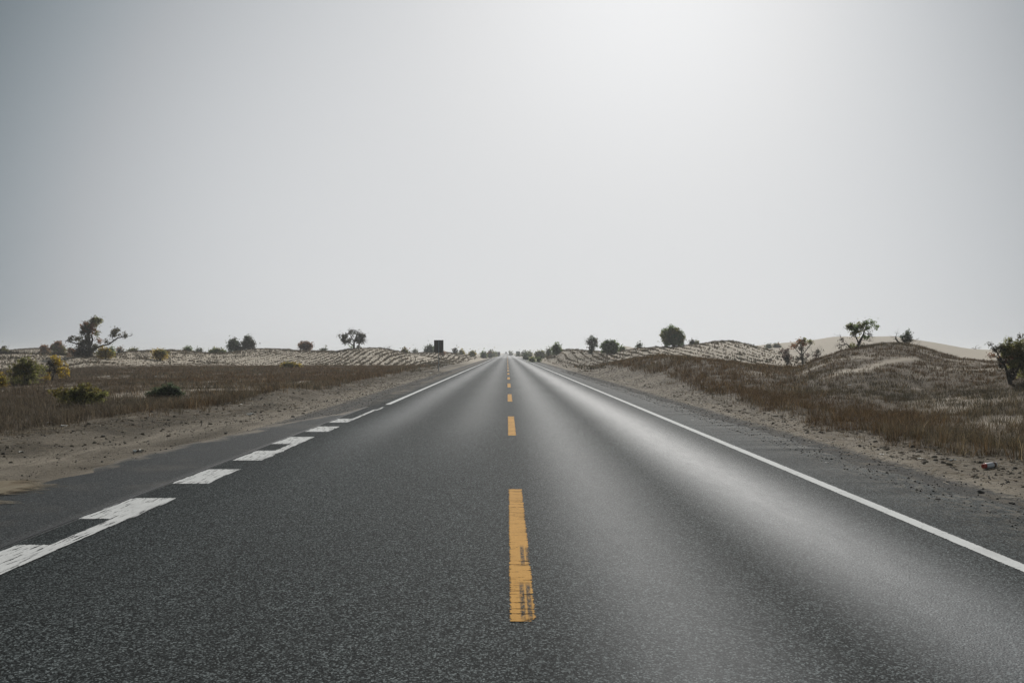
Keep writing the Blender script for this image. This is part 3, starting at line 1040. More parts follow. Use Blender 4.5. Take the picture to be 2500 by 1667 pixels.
LEAFCOL = {
    'dark': [(0.068, 0.072, 0.039), (0.093, 0.088, 0.052), (0.111, 0.093, 0.052)],
    'green': [(0.13, 0.186, 0.052), (0.162, 0.227, 0.068), (0.106, 0.145, 0.052)],
    'olive': [(0.211, 0.22, 0.068), (0.27, 0.261, 0.085), (0.151, 0.155, 0.064)],
    'yellow': [(0.46, 0.33, 0.04), (0.38, 0.29, 0.05), (0.30, 0.20, 0.045)],
    'rust': [(0.241, 0.127, 0.057), (0.299, 0.144, 0.081), (0.161, 0.109, 0.057)],
    'grey': [(0.105, 0.098, 0.075), (0.13, 0.118, 0.093), (0.08, 0.073, 0.058)],
    'moss': [(0.24, 0.19, 0.045), (0.17, 0.15, 0.045), (0.12, 0.115, 0.04)],
    'rosy': [(0.17, 0.11, 0.092), (0.12, 0.087, 0.072), (0.145, 0.115, 0.10)],
    'deep': [(0.086, 0.117, 0.06), (0.117, 0.149, 0.077), (0.07, 0.088, 0.054)],
    'faded': [(0.14, 0.155, 0.095), (0.12, 0.135, 0.085), (0.165, 0.165, 0.115)],
}


def leaf_cloud(blobs, scale, leaf, r):
    """blobs in px (cx, cz, rx, rz, kind, fill); clumped leaf quads through each blob's volume"""
    V, C = [], []
    for cx, cz, rx, rz, kind, fill in blobs:
        area = math.pi * rx * rz * scale * scale
        n = max(14, int(fill * 13 * area / (leaf * leaf)))
        nc = max(9, int(n / 34))
        d = r.normal(0, 1, (nc, 3))
        d /= np.linalg.norm(d, axis=1)[:, None]
        cen = d * (r.random(nc) ** 0.42)[:, None] * np.array([rx, (rx + rz) * .5, rz])
        pick = r.integers(0, nc, n)
        cl = max(1.2 * leaf / scale, 0.22 * min(rx, rz))
        p = (cen[pick] + r.normal(0, cl * .62, (n, 3)) * np.where(r.random(n) < .12, 2.0, 1.0)[:, None]) * scale
        p += np.array([cx, 0, cz]) * scale
        pal = np.array(LEAFCOL[kind])
        ctone = r.uniform(.7, 1.3, nc)[pick][:, None]
        col = pal[r.integers(0, len(pal), n)] * ctone * r.uniform(.75, 1.25, (n, 1))
        a = r.normal(0, 1, (n, 3))
        a /= np.linalg.norm(a, axis=1)[:, None]
        b_ = np.cross(a, r.normal(0, 1, (n, 3)))
        b_ /= np.linalg.norm(b_, axis=1)[:, None]
        sz = leaf * r.uniform(.55, 1.2, n)[:, None]
        V.append(np.stack([p - a * sz * .7, p - b_ * sz * .38, p + a * sz * .7, p + b_ * sz * .38], 1).reshape(-1, 3))
        C.append(np.repeat(col, 4, 0))
    V, C = np.concatenate(V), np.concatenate(C)
    V[:, 2] = np.maximum(V[:, 2], 0.0)
    return V, np.arange(len(V)).reshape(-1, 4), C


def woody(limbs, twigs, scale, r, blobs=()):
    """limbs: polylines of (px, pz, radius px); plus twigs that branch from the limbs"""
    V, Fc = [], []

    def add(P, R, sides=6):
        v, f = tube(P, R, sides)
        o = len(V)
        V.extend(v)
        Fc.extend([tuple(i + o for i in q) for q in f])

    ends = []
    for li, L in enumerate(limbs):
        dep = 0.0
        pts = []
        slope = r.uniform(-.35, .35)
        for (a, c, w) in L:
            pts.append((a * scale, (abs(a - L[0][0]) + abs(c - L[0][1])) * slope * scale * (li > 0), c * scale))
        P, R = subdiv(pts, [max(w, .25) * scale for *_, w in L], 4, 0.25 * scale, r)
        P[0] = P[0] - np.array([0, 0, 0.05 if L[0][1] <= 0 else 0])
        add(P, R, 7)
        ends += [(P[i], R[i], P[min(i + 1, len(P) - 1)] - P[max(i - 1, 0)]) for i in range(len(P) // 3, len(P))]
    for _ in range(twigs):
        p, w, t = ends[r.integers(0, len(ends))]
        t = t / (np.linalg.norm(t) + 1e-9)
        dirv = t * .6 + r.normal(0, .6, 3) + np.array([0, 0, .25])
        dirv /= np.linalg.norm(dirv)
        L = r.uniform(5, 13) * scale
        q = [p]
        dcur = dirv
        for k in range(4):
            dcur = dcur + r.normal(0, .25, 3)
            dcur /= np.linalg.norm(dcur)
            q.append(q[-1] + dcur * L / 4)
        w0 = min(w * .5, .55 * scale)
        add(q, [w0, w0 * .8, w0 * .6, w0 * .45, w0 * .3], 4)
        for k in (1, 2, 3):
            dd = dcur * .4 + r.normal(0, .7, 3)
            dd /= np.linalg.norm(dd)
            add([q[k], q[k] + dd * L * .3, q[k] + dd * L * .55 + r.normal(0, .06 * L, 3)], [w0 * .5, w0 * .4, w0 * .25], 3)
    return V, Fc


def tree(name, label, u, v, limbs, blobs, twigs=20, dmin=20, d=None, cat='tree', seed=0, leafk=1.0, group=None, wood='trunk', crown='crown'):
    r = np.random.default_rng(1000 + seed)
    if d is None:
        x, y, z = place(u, v, dmin)
    else:
        x, y = (u - U0) / F * d, d
        z = hp(x, y)
    sc = y / F
    # keep the crown's seen height: stretch for the step between the foot asked for and the ground
    root = empty(name, (x, y, z))
    leaf = max(0.035, 0.0016 * y) * leafk
    V, Fc = woody(limbs, twigs, sc, r)
    mesh_np(wood, V, Fc, M_BARK, parent=root, smooth=True)
    if blobs:
        V, Fc, C = leaf_cloud(blobs, sc, leaf, r)
        mesh_np(crown, V, Fc, M_LEAF, C, parent=root)
    tag(root, label, cat, group)
    return root


def bush(label, u0, u1, vt, vb, kind, fill=1.0, d=None, dmin=20, seed=0, kind2=None, name='bush', twigs=14, group=None, flat=False):
    """irregular many-stemmed bush whose sides are u0, u1 and whose top and foot are vt, vb"""
    r = np.random.default_rng(2000 + seed)
    uc = (u0 + u1) / 2
    if d is None:
        x, y, z = place(uc, vb, dmin)
    else:
        x, y = (uc - U0) / F * d, d
        z = hp(x, y)
    sc = y / F
    foot_v = V0 + (CZ - z) * F / y
    H = max(foot_v - vt, 3.0)
    W = (u1 - u0) / 2 * (.88 if u1 - u0 < 33 else 1.0)
    if u1 - u0 < 33:
        H *= .92
    blobs = []
    skew = r.uniform(-.3, .3)
    fall = .26 if any(w in label for w in ('round', 'wider', 'wide ', 'rust red')) else .5
    if fall < .3:
        skew *= .4
    k = 7 if W * H < 300 else 11
    for i in range(k):
        a = (i + .5) / k * 2 - 1
        bx = a * W * .66 + r.normal(0, .1 * W)
        top = H * (1 - fall * abs(a + skew) ** 1.5) * r.uniform(.76, 1.0)
        rz = top * r.uniform(.26, .36)
        rx = min(W * r.uniform(.26, .42), W - abs(bx) + .12 * W)
        blobs.append((bx, top - rz, rx, rz, kind2 if (kind2 and r.random() < .45) else kind, fill))
    blobs.append((0, H * .34, W * .74, H * .34, kind, fill * .9))
    for i in range(4):
        q = (i + .5) / 4 * 2 - 1
        blobs.append((q * W * .72 + r.normal(0, .06 * W), H * r.uniform(.14, .26), W * r.uniform(.2, .3), H * .2, kind, fill))
    for i in range(3):
        blobs.append((r.uniform(-.5, .5) * W, H * r.uniform(.55, .86), W * .14, H * .14, kind, fill * .5))
    limbs = []
    for i in range(6):
        a = r.uniform(-.75, .75)
        limbs.append([(r.normal(0, .08 * W), 0, max(.5, H * .022)), (a * W * .4, H * .4, max(.4, H * .014)), (a * W * .85, H * r.uniform(.65, .9), .25)])
    return tree(name, label, uc, vb, limbs, blobs, twigs, d=y, cat='bush', seed=2000 + seed, group=group, wood='stems', crown='foliage')


# --- the big leaning poplar on the left
tree("poplar_tree", "large dark poplar with one bare limb reaching right, tallest on the left horizon", 222.7, 872,
     [[(0, 0, 7), (-4, 15, 5.5), (-5, 34, 4.2), (-7, 57, 3), (-1.5, 76, 2), (4, 88, 1)],
      [(2, 17, 3.2), (19, 27.5, 2.2), (34, 31, 1.8), (44, 40, 1.6), (51, 47, 1.5), (61, 50, 1.1), (80, 53, .5)],
      [(-2, 27, 2.5), (4, 42, 2.2), (1, 55, 1.5)],
      [(-5, 22, 2.5), (-20, 28, 1.8), (-34, 34, 1.4), (-53, 40, .7)],
      [(-4, 12, 2.5), (-22, 17, 1.5), (-40, 22, .8)],
      [(51, 47, 1.2), (58, 58, .8), (64, 68, .4)]],
     [(7.6, 86, 18, 12, 'olive', .75), (9, 90, 14, 8, 'dark', .6), (-5, 74, 18, 12, 'rust', .8), (-12, 70, 11, 12, 'dark', .8), (-11, 62, 14, 11, 'dark', .9),
      (0, 66, 12, 10, 'rust', .7), (14, 61, 6, 7, 'olive', .7), (19, 40, 6, 9, 'rust', .6), (61, 63, 13, 10, 'dark', .6), (53, 56, 8, 7, 'dark', .6), (80, 54, 6, 6, 'dark', .8),
      (38, 39, 6, 5, 'dark', .8), (-51, 42, 8, 10, 'dark', .6), (-27, 40, 12, 10, 'dark', .7), (-14, 34, 11, 11, 'dark', 1.0), (-9, 48, 9, 9, 'dark', 1.0),
      (-30, 15, 25, 13, 'grey', 1.0), (-19, 7, 24, 8, 'dark', 1.1), (-4, 12, 9, 13, 'dark', 1.0), (-48, 12, 9, 10, 'rust', .7), (8, 20, 8, 10, 'dark', .9)],
     60, dmin=60, seed=1)
# --- gnarled tree on the left dune crest
tree("gnarled_tree", "dark gnarled tree with two trunks alone on the left dune crest", 864.4, 850.5,
     [[(0, 0, 2.6), (0, 15, 2.2), (5, 29, 1.6), (8.5, 40, .7)], [(-2.5, 8.5, 1.6), (-10, 14.5, 1.3), (-20, 19, .9), (-31, 25.5, .5)],
      [(0, 18, 1.6), (-8.5, 31, 1.1), (-14, 40, .6), (-11, 47, .3)], [(9, 0, 2.0), (13, 12, 1.6), (18, 22, 1), (22, 33, .5)],
      [(8.5, 40, .6), (5, 44.5, .4), (-1, 45, .25)], [(16, 18, .8), (26, 18, .4)]],
     [(-26, 29, 11, 9, 'dark', .85), (-20, 19, 14, 6, 'dark', .9), (-10, 21, 6, 5, 'dark', .8), (-12, 37, 7, 7, 'grey', .4), (-2, 36, 9, 8, 'dark', .4),
      (15, 29, 12, 12, 'dark', .95), (22, 32, 6, 7, 'dark', .7), (9, 20, 9, 8, 'dark', .9), (19, 18, 8, 5, 'dark', .6), (10, 3, 9, 2.5, 'dark', .8), (-8, 5, 5, 4, 'green', .4)],
     70, dmin=100, seed=2)
# --- poplar on the right hill shoulder
tree("poplar_tree", "leaning green poplar with bare branches low on its left, on the right hill", 2090.4, 848,
     [[(0, 0, 4), (5, 11, 3.4), (11, 22, 2.6), (18, 37, 1.6), (21, 47, .8)], [(-12, 0, 2.4), (-19, 7, 1.7), (-27, 12, 1.1), (-40, 11, .6), (-50, 10, .4), (-57, 6, .25)],
      [(-27, 12, .8), (-35, 24, .6), (-39, 34, .3)], [(6, 14, 2), (-1, 29, 1.4), (-5, 42, .7)], [(21, 40, .8), (37, 33, .5), (42, 29, .3)], [(13, 22, .9), (27, 21, .5), (38, 19, .25)],
      [(11, 22, 1), (25, 50, .6), (44, 56, .3)], [(-5, 35, 1), (-14, 52, .5)], [(21, 45, .8), (22, 64, .4)]],
     [(-5, 52, 16, 11, 'green', .85), (-13, 55, 9, 7, 'olive', .8), (-23, 51, 4, 4, 'dark', .6), (13, 58, 13, 7, 'olive', .8), (21, 66, 7, 6, 'green', .8), (37, 65, 8, 5, 'green', .8),
      (47, 54, 6, 6, 'green', .7), (28, 54, 8, 6, 'green', .8), (9, 45, 11, 8, 'olive', .7), (1, 36, 12, 9, 'olive', .4), (23, 31, 9, 7, 'green', .85), (-10, 33, 5, 5, 'dark', .5),
      (-10, 6, 8, 7, 'olive', .8), (11, 7, 8, 5, 'dark', .6), (-32, 6, 13, 5, 'grey', .25), (-35, 22, 6, 6, 'grey', .3), (32, 40, 6, 6, 'grey', .2)],
     70, d=43.5, seed=3)
tree("wind_bent_tree", "small wind-bent tree with a bare crooked trunk on the right hilltop", 2208.8, 835,
     [[(0, 0, 3), (-15, 6, 2.2), (-21, 13, 1.6), (-22, 20, 1.1)], [(-22, 20, .5), (-20, 26, .35), (-18, 32, .2)], [(-22, 20, .5), (-31, 17, .2)], [(-22, 20, .4), (-14, 21, .2)],
      [(0, 0, 1.5), (3, 14, 1), (11, 29, .4)], [(2, 0, 1.2), (10, 10, .8), (16, 20, .3)], [(14, -6, .5), (19, 6, .4), (31, 17, .2)], [(24, -8, .4), (32, 2, .25), (36, 6, .2)]],
     [(3, 22, 13, 9, 'deep', .8), (11, 31, 5, 3, 'deep', .8), (5, 9, 12, 7, 'dark', .8), (-4, 16, 7, 6, 'deep', .6)], 30, d=44.2, seed=4)
# --- small trees in the hollow between the right dunes
tree("thorn_shrub", "rosy grey twiggy shrub left of the rust-topped small tree", 1922, 893,
     [[(0, 0, 1.4), (0, 18, 1), (-4, 40, .3)], [(0, 0, 1), (6, 20, .6), (9, 32, .3)], [(0, 0, 1), (-7, 18, .6), (-11, 34, .3)]],
     [(-4.5, 34, 11, 9, 'rosy', .5), (0, 24, 11, 10, 'rosy', .5), (1, 13, 9, 11, 'grey', .7)], 50, dmin=30, cat='bush', seed=5, wood='stems', crown='foliage')
tree("thorn_tree", "small rust and green topped thorn tree in the hollow between the right dunes", 1959.5, 889,
     [[(0, 0, 2.2), (-1, 21, 1.6), (-4, 39, .8), (-6, 52, .3)], [(-1, 21, 1.2), (10, 38, .8), (20, 52, .3)], [(-1, 18, 1.2), (-14, 36, .7), (-22, 46, .3)], [(0, 8, 1), (10, 18, .5), (15, 24, .3)]],
     [(-1, 53, 15, 8, 'rust', .6), (2, 57, 10, 6, 'olive', .6), (-20, 45, 9, 7, 'rust', .6), (20, 52, 8, 6, 'olive', .7), (-4, 38, 14, 8, 'grey', .35), (-3, 12, 9, 11, 'grey', .7), (13, 20, 7, 6, 'rosy', .3)],
     60, dmin=30, seed=6)
tree("thorn_shrub", "thin nearly bare shrub right of the rust-topped small tree", 1992.5, 880,
     [[(0, 0, .9), (1, 12, .6), (4, 30, .25)], [(0, 0, .8), (-6, 14, .4), (-9, 26, .2)], [(0, 0, .8), (8, 16, .4), (11, 28, .2)]],
     [(2, 22, 11, 12, 'grey', .25), (0, 10, 8, 8, 'rosy', .25)], 40, dmin=30, cat='bush', seed=7, wood='stems', crown='foliage')
# --- yellowing tree cut by the right edge
tree("poplar_tree", "yellowing poplar with a forked dark trunk, cut by the photo's right edge", 2466.6, 940,
     [[(0, 0, 3.8), (-11, 42, 2.6), (-27, 68, 1.6), (-40, 89, .8), (-50, 99, .4)], [(2, 0, 3.2), (5, 38, 2.4), (20, 80, 1.4), (27, 112, .6)], [(4, 10, 3), (25, 50, 2), (46, 85, .8)],
      [(-11, 42, 2), (-30, 60, 1), (-48, 70, .4)]],
     [(-50, 99, 6, 6, 'dark', .35), (-38, 89, 11, 10, 'grey', .35), (-47, 70, 10, 9, 'rust', .35), (-27, 87, 13, 13, 'dark', .5), (1, 106, 15, 10, 'olive', .6), (1, 80, 22, 17, 'moss', 1.0), (-18, 74, 14, 12, 'olive', .8),
      (20, 93, 18, 15, 'olive', .75), (24, 116, 8, 8, 'dark', .4), (20, 68, 22, 16, 'moss', 1.0), (30, 60, 24, 18, 'olive', 1.0), (4, 52, 18, 14, 'olive', .8), (40, 90, 22, 24, 'olive', .8), (42, 55, 22, 22, 'moss', .9),
      (-11, 61, 15, 12, 'rust', .6), (8, 30, 15, 13, 'grey', .7), (30, 30, 20, 16, 'olive', .9), (-20, 52, 14, 14, 'grey', .6), (-8, 88, 16, 13, 'olive', .7)],
     60, dmin=24, seed=8)
# --- yellow-leaved small tree left foreground
tree("young_poplar", "small tree with a curved bare stem and yellow leaves, left of the road", 127, 932,
     [[(0, 0, 2.2), (1, 10, 1.7), (6, 20, 1.4), (4, 32, 1), (10, 48, .5)], [(5, 18, 1.2), (-8, 34, .8), (-14, 46, .4)], [(5, 22, 1), (20, 36, .7), (30, 50, .3)]],
     [(18, 44, 18, 14, 'yellow', .45), (-2, 46, 15, 14, 'grey', .35), (28, 24, 16, 14, 'yellow', .55), (-14, 14, 10, 10, 'yellow', .4), (8, 58, 16, 8, 'yellow', .35), (4, 34, 16, 12, 'grey', .4), (-16, 32, 10, 12, 'olive', .35)],
     40, dmin=24, seed=9)

BUSHES = [
    # label, u0, u1, vtop, vbase, kind, fill, d, kind2, name
    ("bright yellow shrub cut by the photo's left edge", -25, 20, 905, 946, 'yellow', .6, None, 'olive', 'shrub'),
    ("rounded olive bush in the left foreground beside the yellow-leaved small tree", 20, 105, 866, 941, 'olive', .36, None, 'moss', 'bush'),
    ("low sprawling yellow-green shrub in the left foreground grass", 122, 278, 934, 990, 'olive', .4, None, 'moss', 'shrub'),
    ("low dark green bush in a bare hollow of the left grass", 352, 458, 934, 975, 'deep', .85, None, None, 'bush'),
    ("golden bush at the foot of the large dark poplar", 232, 282, 844, 871, 'yellow', .7, 84, 'olive', 'bush'),
    ("small round golden bush on the left dune slope right of the poplar", 372, 410, 850, 880, 'yellow', .6, None, 'olive', 'bush'),
    ("flat bright yellow shrub where the left grass meets the dune", 682, 742, 884, 899, 'yellow', .7, None, 'olive', 'shrub'),
    ("dull green bush at the left end of the horizon row", -10, 30, 842, 866, 'olive', .9, 118, 'dark', 'bush'),
    ("rust tipped bush behind the reed fence on the left horizon", 98, 122, 836, 856, 'rust', .9, 130, 'olive', 'bush'),
    ("round green bush with rust side just left of the large poplar", 124, 160, 831, 854, 'olive', .95, 128, 'rust', 'bush'),
    ("dark green bush behind the golden bush by the large poplar", 260, 280, 842, 858, 'green', .9, 135, None, 'bush'),
    ("small bluish green bush on the horizon right of the golden bush", 284, 302, 847, 860, 'faded', .9, 150, 'rust', 'bush'),
    ("wide olive bush on the dune brow right of the large poplar", 304, 345, 847, 862, 'olive', .95, 118, None, 'bush'),
    ("small grey green bush behind the left dune brow", 356, 368, 848, 858, 'faded', .9, 125, None, 'bush'),
    ("dark green bush with a raised right side behind the left dune", 445, 474, 842, 860, 'green', .95, 125, 'rust', 'bush'),
    ("low faded bush between two green bushes on the left horizon", 475, 500, 847, 862, 'faded', .9, 150, None, 'bush'),
    ("wide low olive bush at the left foot of the twin dark bushes", 506, 554, 850, 864, 'olive', .95, 125, 'green', 'bush'),
    ("left and lower of the twin dark bushes on the left dune", 550, 594, 822, 862, 'deep', .55, 124, 'dark', 'bush'),
    ("right and taller of the twin dark bushes on the left dune", 588, 624, 816, 858, 'dark', .8, 126, 'deep', 'bush'),
    ("rust red rounded bush alone on the left dune skyline", 725, 766, 831, 860, 'rust', .7, 124, 'rosy', 'bush'),
    ("low pale shrub on the skyline between rust bush and gnarled tree", 778, 802, 850, 860, 'faded', .6, 125, None, 'shrub'),
    ("small dark bush with rust side right of the gnarled tree's dune", 977, 1002, 847, 862, 'olive', .95, 130, 'rust', 'bush'),
    ("tiny pale bush on the skyline left of the sign", 1008, 1018, 852, 861, 'faded', .9, 190, None, 'bush'),
    ("dense dark green bush directly left of the sign panel", 1032, 1064, 841, 861, 'deep', 1.0, 168, 'green', 'bush'),
    ("low brown shrub behind the lower right corner of the sign", 1072, 1088, 857, 868, 'rust', .8, 150, None, 'shrub'),
    ("wispy grey leafless shrub right of the sign", 1103, 1118, 848, 862, 'grey', .3, 172, None, 'shrub'),
    ("small yellow-green bush beside the wispy grey shrub", 1117, 1136, 854, 866, 'olive', .95, 175, 'yellow', 'bush'),
    ("round olive bush with golden top on the left verge", 1142, 1164, 856, 870, 'olive', 1.0, 180, 'yellow', 'bush'),
    ("dark green bush, nearest of the left roadside row", 1172, 1190, 855, 872, 'deep', 1.0, 200, 'green', 'bush'),
    ("dark bush with rust tip in the left roadside row", 1189, 1202, 853, 870, 'deep', 1.0, 230, 'rust', 'bush'),
    ("faded olive bush ending the left roadside row", 1199, 1210, 857, 869, 'olive', 1.0, 270, None, 'bush'),
    ("pale green bush beside the small distant sign left of the road", 1207, 1217, 860, 870, 'deep', .9, 330, None, 'bush'),
    ("grey round bush far down the road on its right", 1243, 1250, 860, 867, 'faded', 1.0, 450, None, 'bush'),
    ("dark bush behind the distant blue sign", 1256, 1274, 865, 871, 'deep', 1.0, 320, None, 'bush'),
    ("faded bush row left end, right of the distant blue sign", 1271, 1287, 857, 869, 'faded', 1.0, 290, 'deep', 'bush'),
    ("olive bush ending the right roadside row before the dunes", 1286, 1300, 856, 870, 'olive', 1.0, 250, 'deep', 'bush'),
    ("dark green roadside bush low on the right verge", 1277, 1293, 860, 878, 'deep', 1.1, 170, 'green', 'bush'),
    ("low green shrub trailing right of the dark roadside bush", 1291, 1308, 872, 884, 'green', 1.0, None, 'olive', 'shrub'),
    ("small green shrub at the toe of the right dune by the road", 1310, 1321, 873, 884, 'green', 1.0, None, 'olive', 'shrub'),
    ("wide pale green bush above the right dune toe", 1302, 1336, 856, 868, 'olive', .8, 175, 'faded', 'bush'),
    ("small faded bush just left of the pointed green bush", 1333, 1348, 844, 862, 'faded', .9, 150, 'green', 'bush'),
    ("pointed green bush leaning right on the first right dune", 1345, 1373, 832, 867, 'green', 1.0, 124, 'olive', 'bush'),
    ("dense dark green bush wider than tall on the right dune", 1465, 1514, 827, 868, 'green', 1.1, 104, 'deep', 'bush'),
    ("flat green shrub trailing right of the wide dark green bush", 1508, 1530, 846, 856, 'green', .8, 112, None, 'shrub'),
    ("small feathery green shrub on the skyline between the wide and the big round bush", 1550, 1571, 836, 852, 'deep', .5, 107, None, 'shrub'),
    ("big round leafy green bush on the right dune crest", 1613, 1678, 793, 849, 'green', 1.05, 97, 'olive', 'bush'),
    ("thin twiggy shrub beside the big round bush on the dune crest", 1683, 1696, 827, 841, 'grey', .35, 97, None, 'shrub'),
    ("tiny pale shrub on the dune crest right of the twiggy shrub", 1697, 1706, 832, 839, 'olive', .5, 97, None, 'shrub'),
    ("dark bush patch on the smooth far dune, left half", 1869, 1884, 840, 850, 'deep', .9, 165, None, 'bush'),
    ("dark bush patch on the smooth far dune, right half", 1884, 1908, 839, 850, 'deep', .9, 166, 'rust', 'bush'),
]
for i, (lab, u0, u1, vt, vb, kd, fl, d, k2, nm) in enumerate(BUSHES):
    bush(lab, u0, u1, vt, vb, kd, fl, d, seed=i, kind2=k2, name=nm, twigs=14 if (u1 - u0) > 25 else 6, dmin=20)
# upright small tree on right dune
tree("small_tree", "slim upright grey-green tree left of the wide dark green bush", 1445, 869,
     [[(0, 0, 2), (0, 16, 1.4), (2, 34, .5)], [(0, 8, 1), (-8, 22, .6), (-12, 30, .3)], [(0, 10, 1), (8, 24, .6), (13, 34, .3)], [(-3, 22, .5), (-16, 29, .2)]],
     [(0, 32, 10, 8, 'deep', .8), (9, 30, 7, 6, 'dark', .7), (-5, 22, 10, 9, 'grey', .8), (3, 16, 9, 10, 'deep', .9), (0, 6, 7, 7, 'dark', .9)], 30, d=108, seed=30)
for i, (uu, vv, lab) in enumerate(((1996, 851, "dead leafless stump bush on the brow right of the thorn trees"), (2381, 853, "lone dry stalk standing on the smooth far dune"),
                                    (948, 850, "dead grey twigs lying on the left dune crest"))):
    tree("dead_shrub", lab, uu, vv, [[(0, 0, .6), (1, 3, .5), (2, 7, .3)], [(0, 0, .5), (-5, 2, .4), (-9, 3, .2)], [(0, 0, .5), (6, 2, .3), (10, 1, .2)]],
         [], 12, d=(43, 178, 119)[i], seed=60 + i, cat='bush', wood='stems')


# ------------------------------------------------------------------ reed fence on the left ridge
def reed_fence():
    r = np.random.default_rng(77)
    n = 900
    u = r.uniform(-40, 168, n)
    d = 98 + 1.2 * np.sin(u * .03)
    x, y = (u - U0) / F * d, d + r.normal(0, .12, n)
    z = height(x, y)
    keep = r.random(n) < .35 + .65 * (fbm(u * .05, u * 0, 12, 2) > .42)
    x, y, z = x[keep], y[keep], z[keep]
    h = r.uniform(.3, .62, len(x))
    cols = np.array([(0.06, 0.05, 0.036), (0.085, 0.066, 0.045)])[r.integers(0, 2, len(x))]
    v, f, c = blades(x, y, z, 3, h, np.full(len(x), .045), np.full(len(x), .06), .12, cols, 78)
    root = (float(x.mean()), float(y.mean()), 0.0)
    o = mesh_np("reed_fence", v - np.array(root), f, M_GRASS, c)
    o.location = root
    tag(o, "upright dark reed windbreak fence along the ridge at the far left", 'fence')


reed_fence()


# ------------------------------------------------------------------ boxes, signs, van
def box(cx, cy_, cz, sx, sy, sz, bev=0.0):
    import bmesh
    bm = bmesh.new()
    bmesh.ops.create_cube(bm, size=1.0)
    for q in bm.verts:
        q.co = Vector((q.co.x * sx + cx, q.co.y * sy + cy_, q.co.z * sz + cz))
    if bev:
        bmesh.ops.bevel(bm, geom=list(bm.edges), offset=bev, segments=2, affect='EDGES', profile=0.5)
    return bm


def bm_obj(name, bms, mat, parent=None):
    import bmesh
    me = bpy.data.meshes.new(name)
    bm = bms[0]
    for o in bms[1:]:
        t = bpy.data.meshes.new("tmp")
        o.to_mesh(t)
        bm.from_mesh(t)
        bpy.data.meshes.remove(t)
    bm.to_mesh(me)
    me.materials.append(mat)
    ob = bpy.data.objects.new(name, me)
    COL.objects.link(ob)
    if parent is not None:
        ob.parent = parent
    return ob


def cyl(x, y, z0, z1, r, seg=16):
    import bmesh
    bm = bmesh.new()
    bmesh.ops.create_cone(bm, cap_ends=True, segments=seg, radius1=r, radius2=r, depth=z1 - z0)
    for q in bm.verts:
        q.co += Vector((x, y, (z0 + z1) / 2))
    return bm


def sign(label, u, vfoot, w, h, z0, d=None, front=None, back=M_PANELBACK, off=0.0):
    if d is None:
        x, y, z = place(u, vfoot, 20)
    else:
        x, y = (u - U0) / F * d, d
        z = hp(x, y)
    root = empty("road_sign", (x, y, z))
    bm_obj("post", [cyl(0, 0, -.3, z0 + h - .08, .038)], M_STEEL, root)
    bm_obj("panel", [box(off, .06, z0 + h / 2, w, .012, h, .004)], back, root)
    for q in (-1, 1):
        bm_obj("edge_strip", [box(off + q * (w / 2 + .006), .052, z0 + h / 2, .016, .04, h)], M_PANELBACK, root)
    for q in (.22, .78):
        bm_obj("rail", [box(off, .044, z0 + h * q, w * .9, .02, .035)], back, root)
    for q in (.22, .78):
        bm_obj("clamp", [box(0, 0, z0 + h * q, .10, .09, .03)], M_STEEL, root)
    tag(root, label, 'sign')
    return root


sign("dark unlit back of a rectangular road sign on a grey post, left verge", 1071, 906, .74, 1.02, 1.50)
sign("small grey distant road sign far down the left verge", 1218.5, 871, .75, 1.3, .55, d=300)
sg = sign("dark blue distant road sign among bushes on the right verge", 1264.5, 870, 1.6, 1.35, .75, d=330, back=M_BLUE)

van = empty("delivery_van", (-0.95, 760.0, 0.0))
bm_obj("body", [box(0, 0, 1.35, 1.95, 4.6, 1.9, .18)], M_VAN, van)
bm_obj("windscreen", [box(0, -2.31, 1.75, 1.6, .05, .62, .02)], M_GLASS, van)
bm_obj("bumper", [box(0, -2.36, .55, 1.9, .16, .26, .05)], M_GLASS, van)
for sx in (-.62, .62):
    bm_obj("headlight", [box(sx, -2.33, .95, .34, .06, .2, .02)], M_STEEL, van)
for sx in (-.85, .85):
    for sy in (-1.5, 1.5):
        w = cyl(0, 0, -.1, .1, .36)
        import bmesh
        from mathutils import Matrix
        bmesh.ops.rotate(w, verts=w.verts, cent=(0, 0, 0), matrix=Matrix.Rotation(math.pi / 2, 3, 'Y'))
        for q in w.verts:
            q.co += Vector((sx, sy, .36))
        bm_obj("wheel", [w], M_GLASS, van)
tag(van, "dark vehicle shimmering far away in the left lane at the vanishing point", 'van')


# ------------------------------------------------------------------ bottle, scraps and stones on the verges
def lathe(profile, seg=20):
    V, Fc = [], []
    for (a, r_) in profile:
        for k in range(seg):
            q = 2 * math.pi * k / seg
            V.append((a, r_ * math.cos(q), r_ * math.sin(q)))
    for i in range(len(profile) - 1):
        for k in range(seg):
            Fc.append((i * seg + k, i * seg + (k + 1) % seg, (i + 1) * seg + (k + 1) % seg, (i + 1) * seg + k))
    return V, Fc


bx, by, bz = place(2415, 1143, 6)
bottle = empty("drink_bottle", (bx, by, bz + 0.034))
V, Fc = lathe([(-.075, .001), (-.075, .024), (-.06, .033), (-.045, .035), (.03, .036), (.05, .035), (.055, .0355), (.09, .036), (.104, .034), (.112, .026), (.113, .001)])
mesh_np("body", V, Fc, M_BOTTLE, parent=bottle, smooth=True)
V, Fc = lathe([(-.105, .001), (-.105, .027), (-.102, .031), (-.066, .032), (-.0655, .0262)])
mesh_np("cap", V, Fc, M_RED, parent=bottle, smooth=True)
V, Fc = lathe([(.052, .0362), (.054, .0376), (.086, .0378), (.088, .0364)])
mesh_np("label_band", V, Fc, M_BROWN, parent=bottle, smooth=True)
bottle.rotation_euler = (0.3, -0.06, 0.35)
tag(bottle, "white drink bottle with red cap lying on the right verge sand", 'bottle')


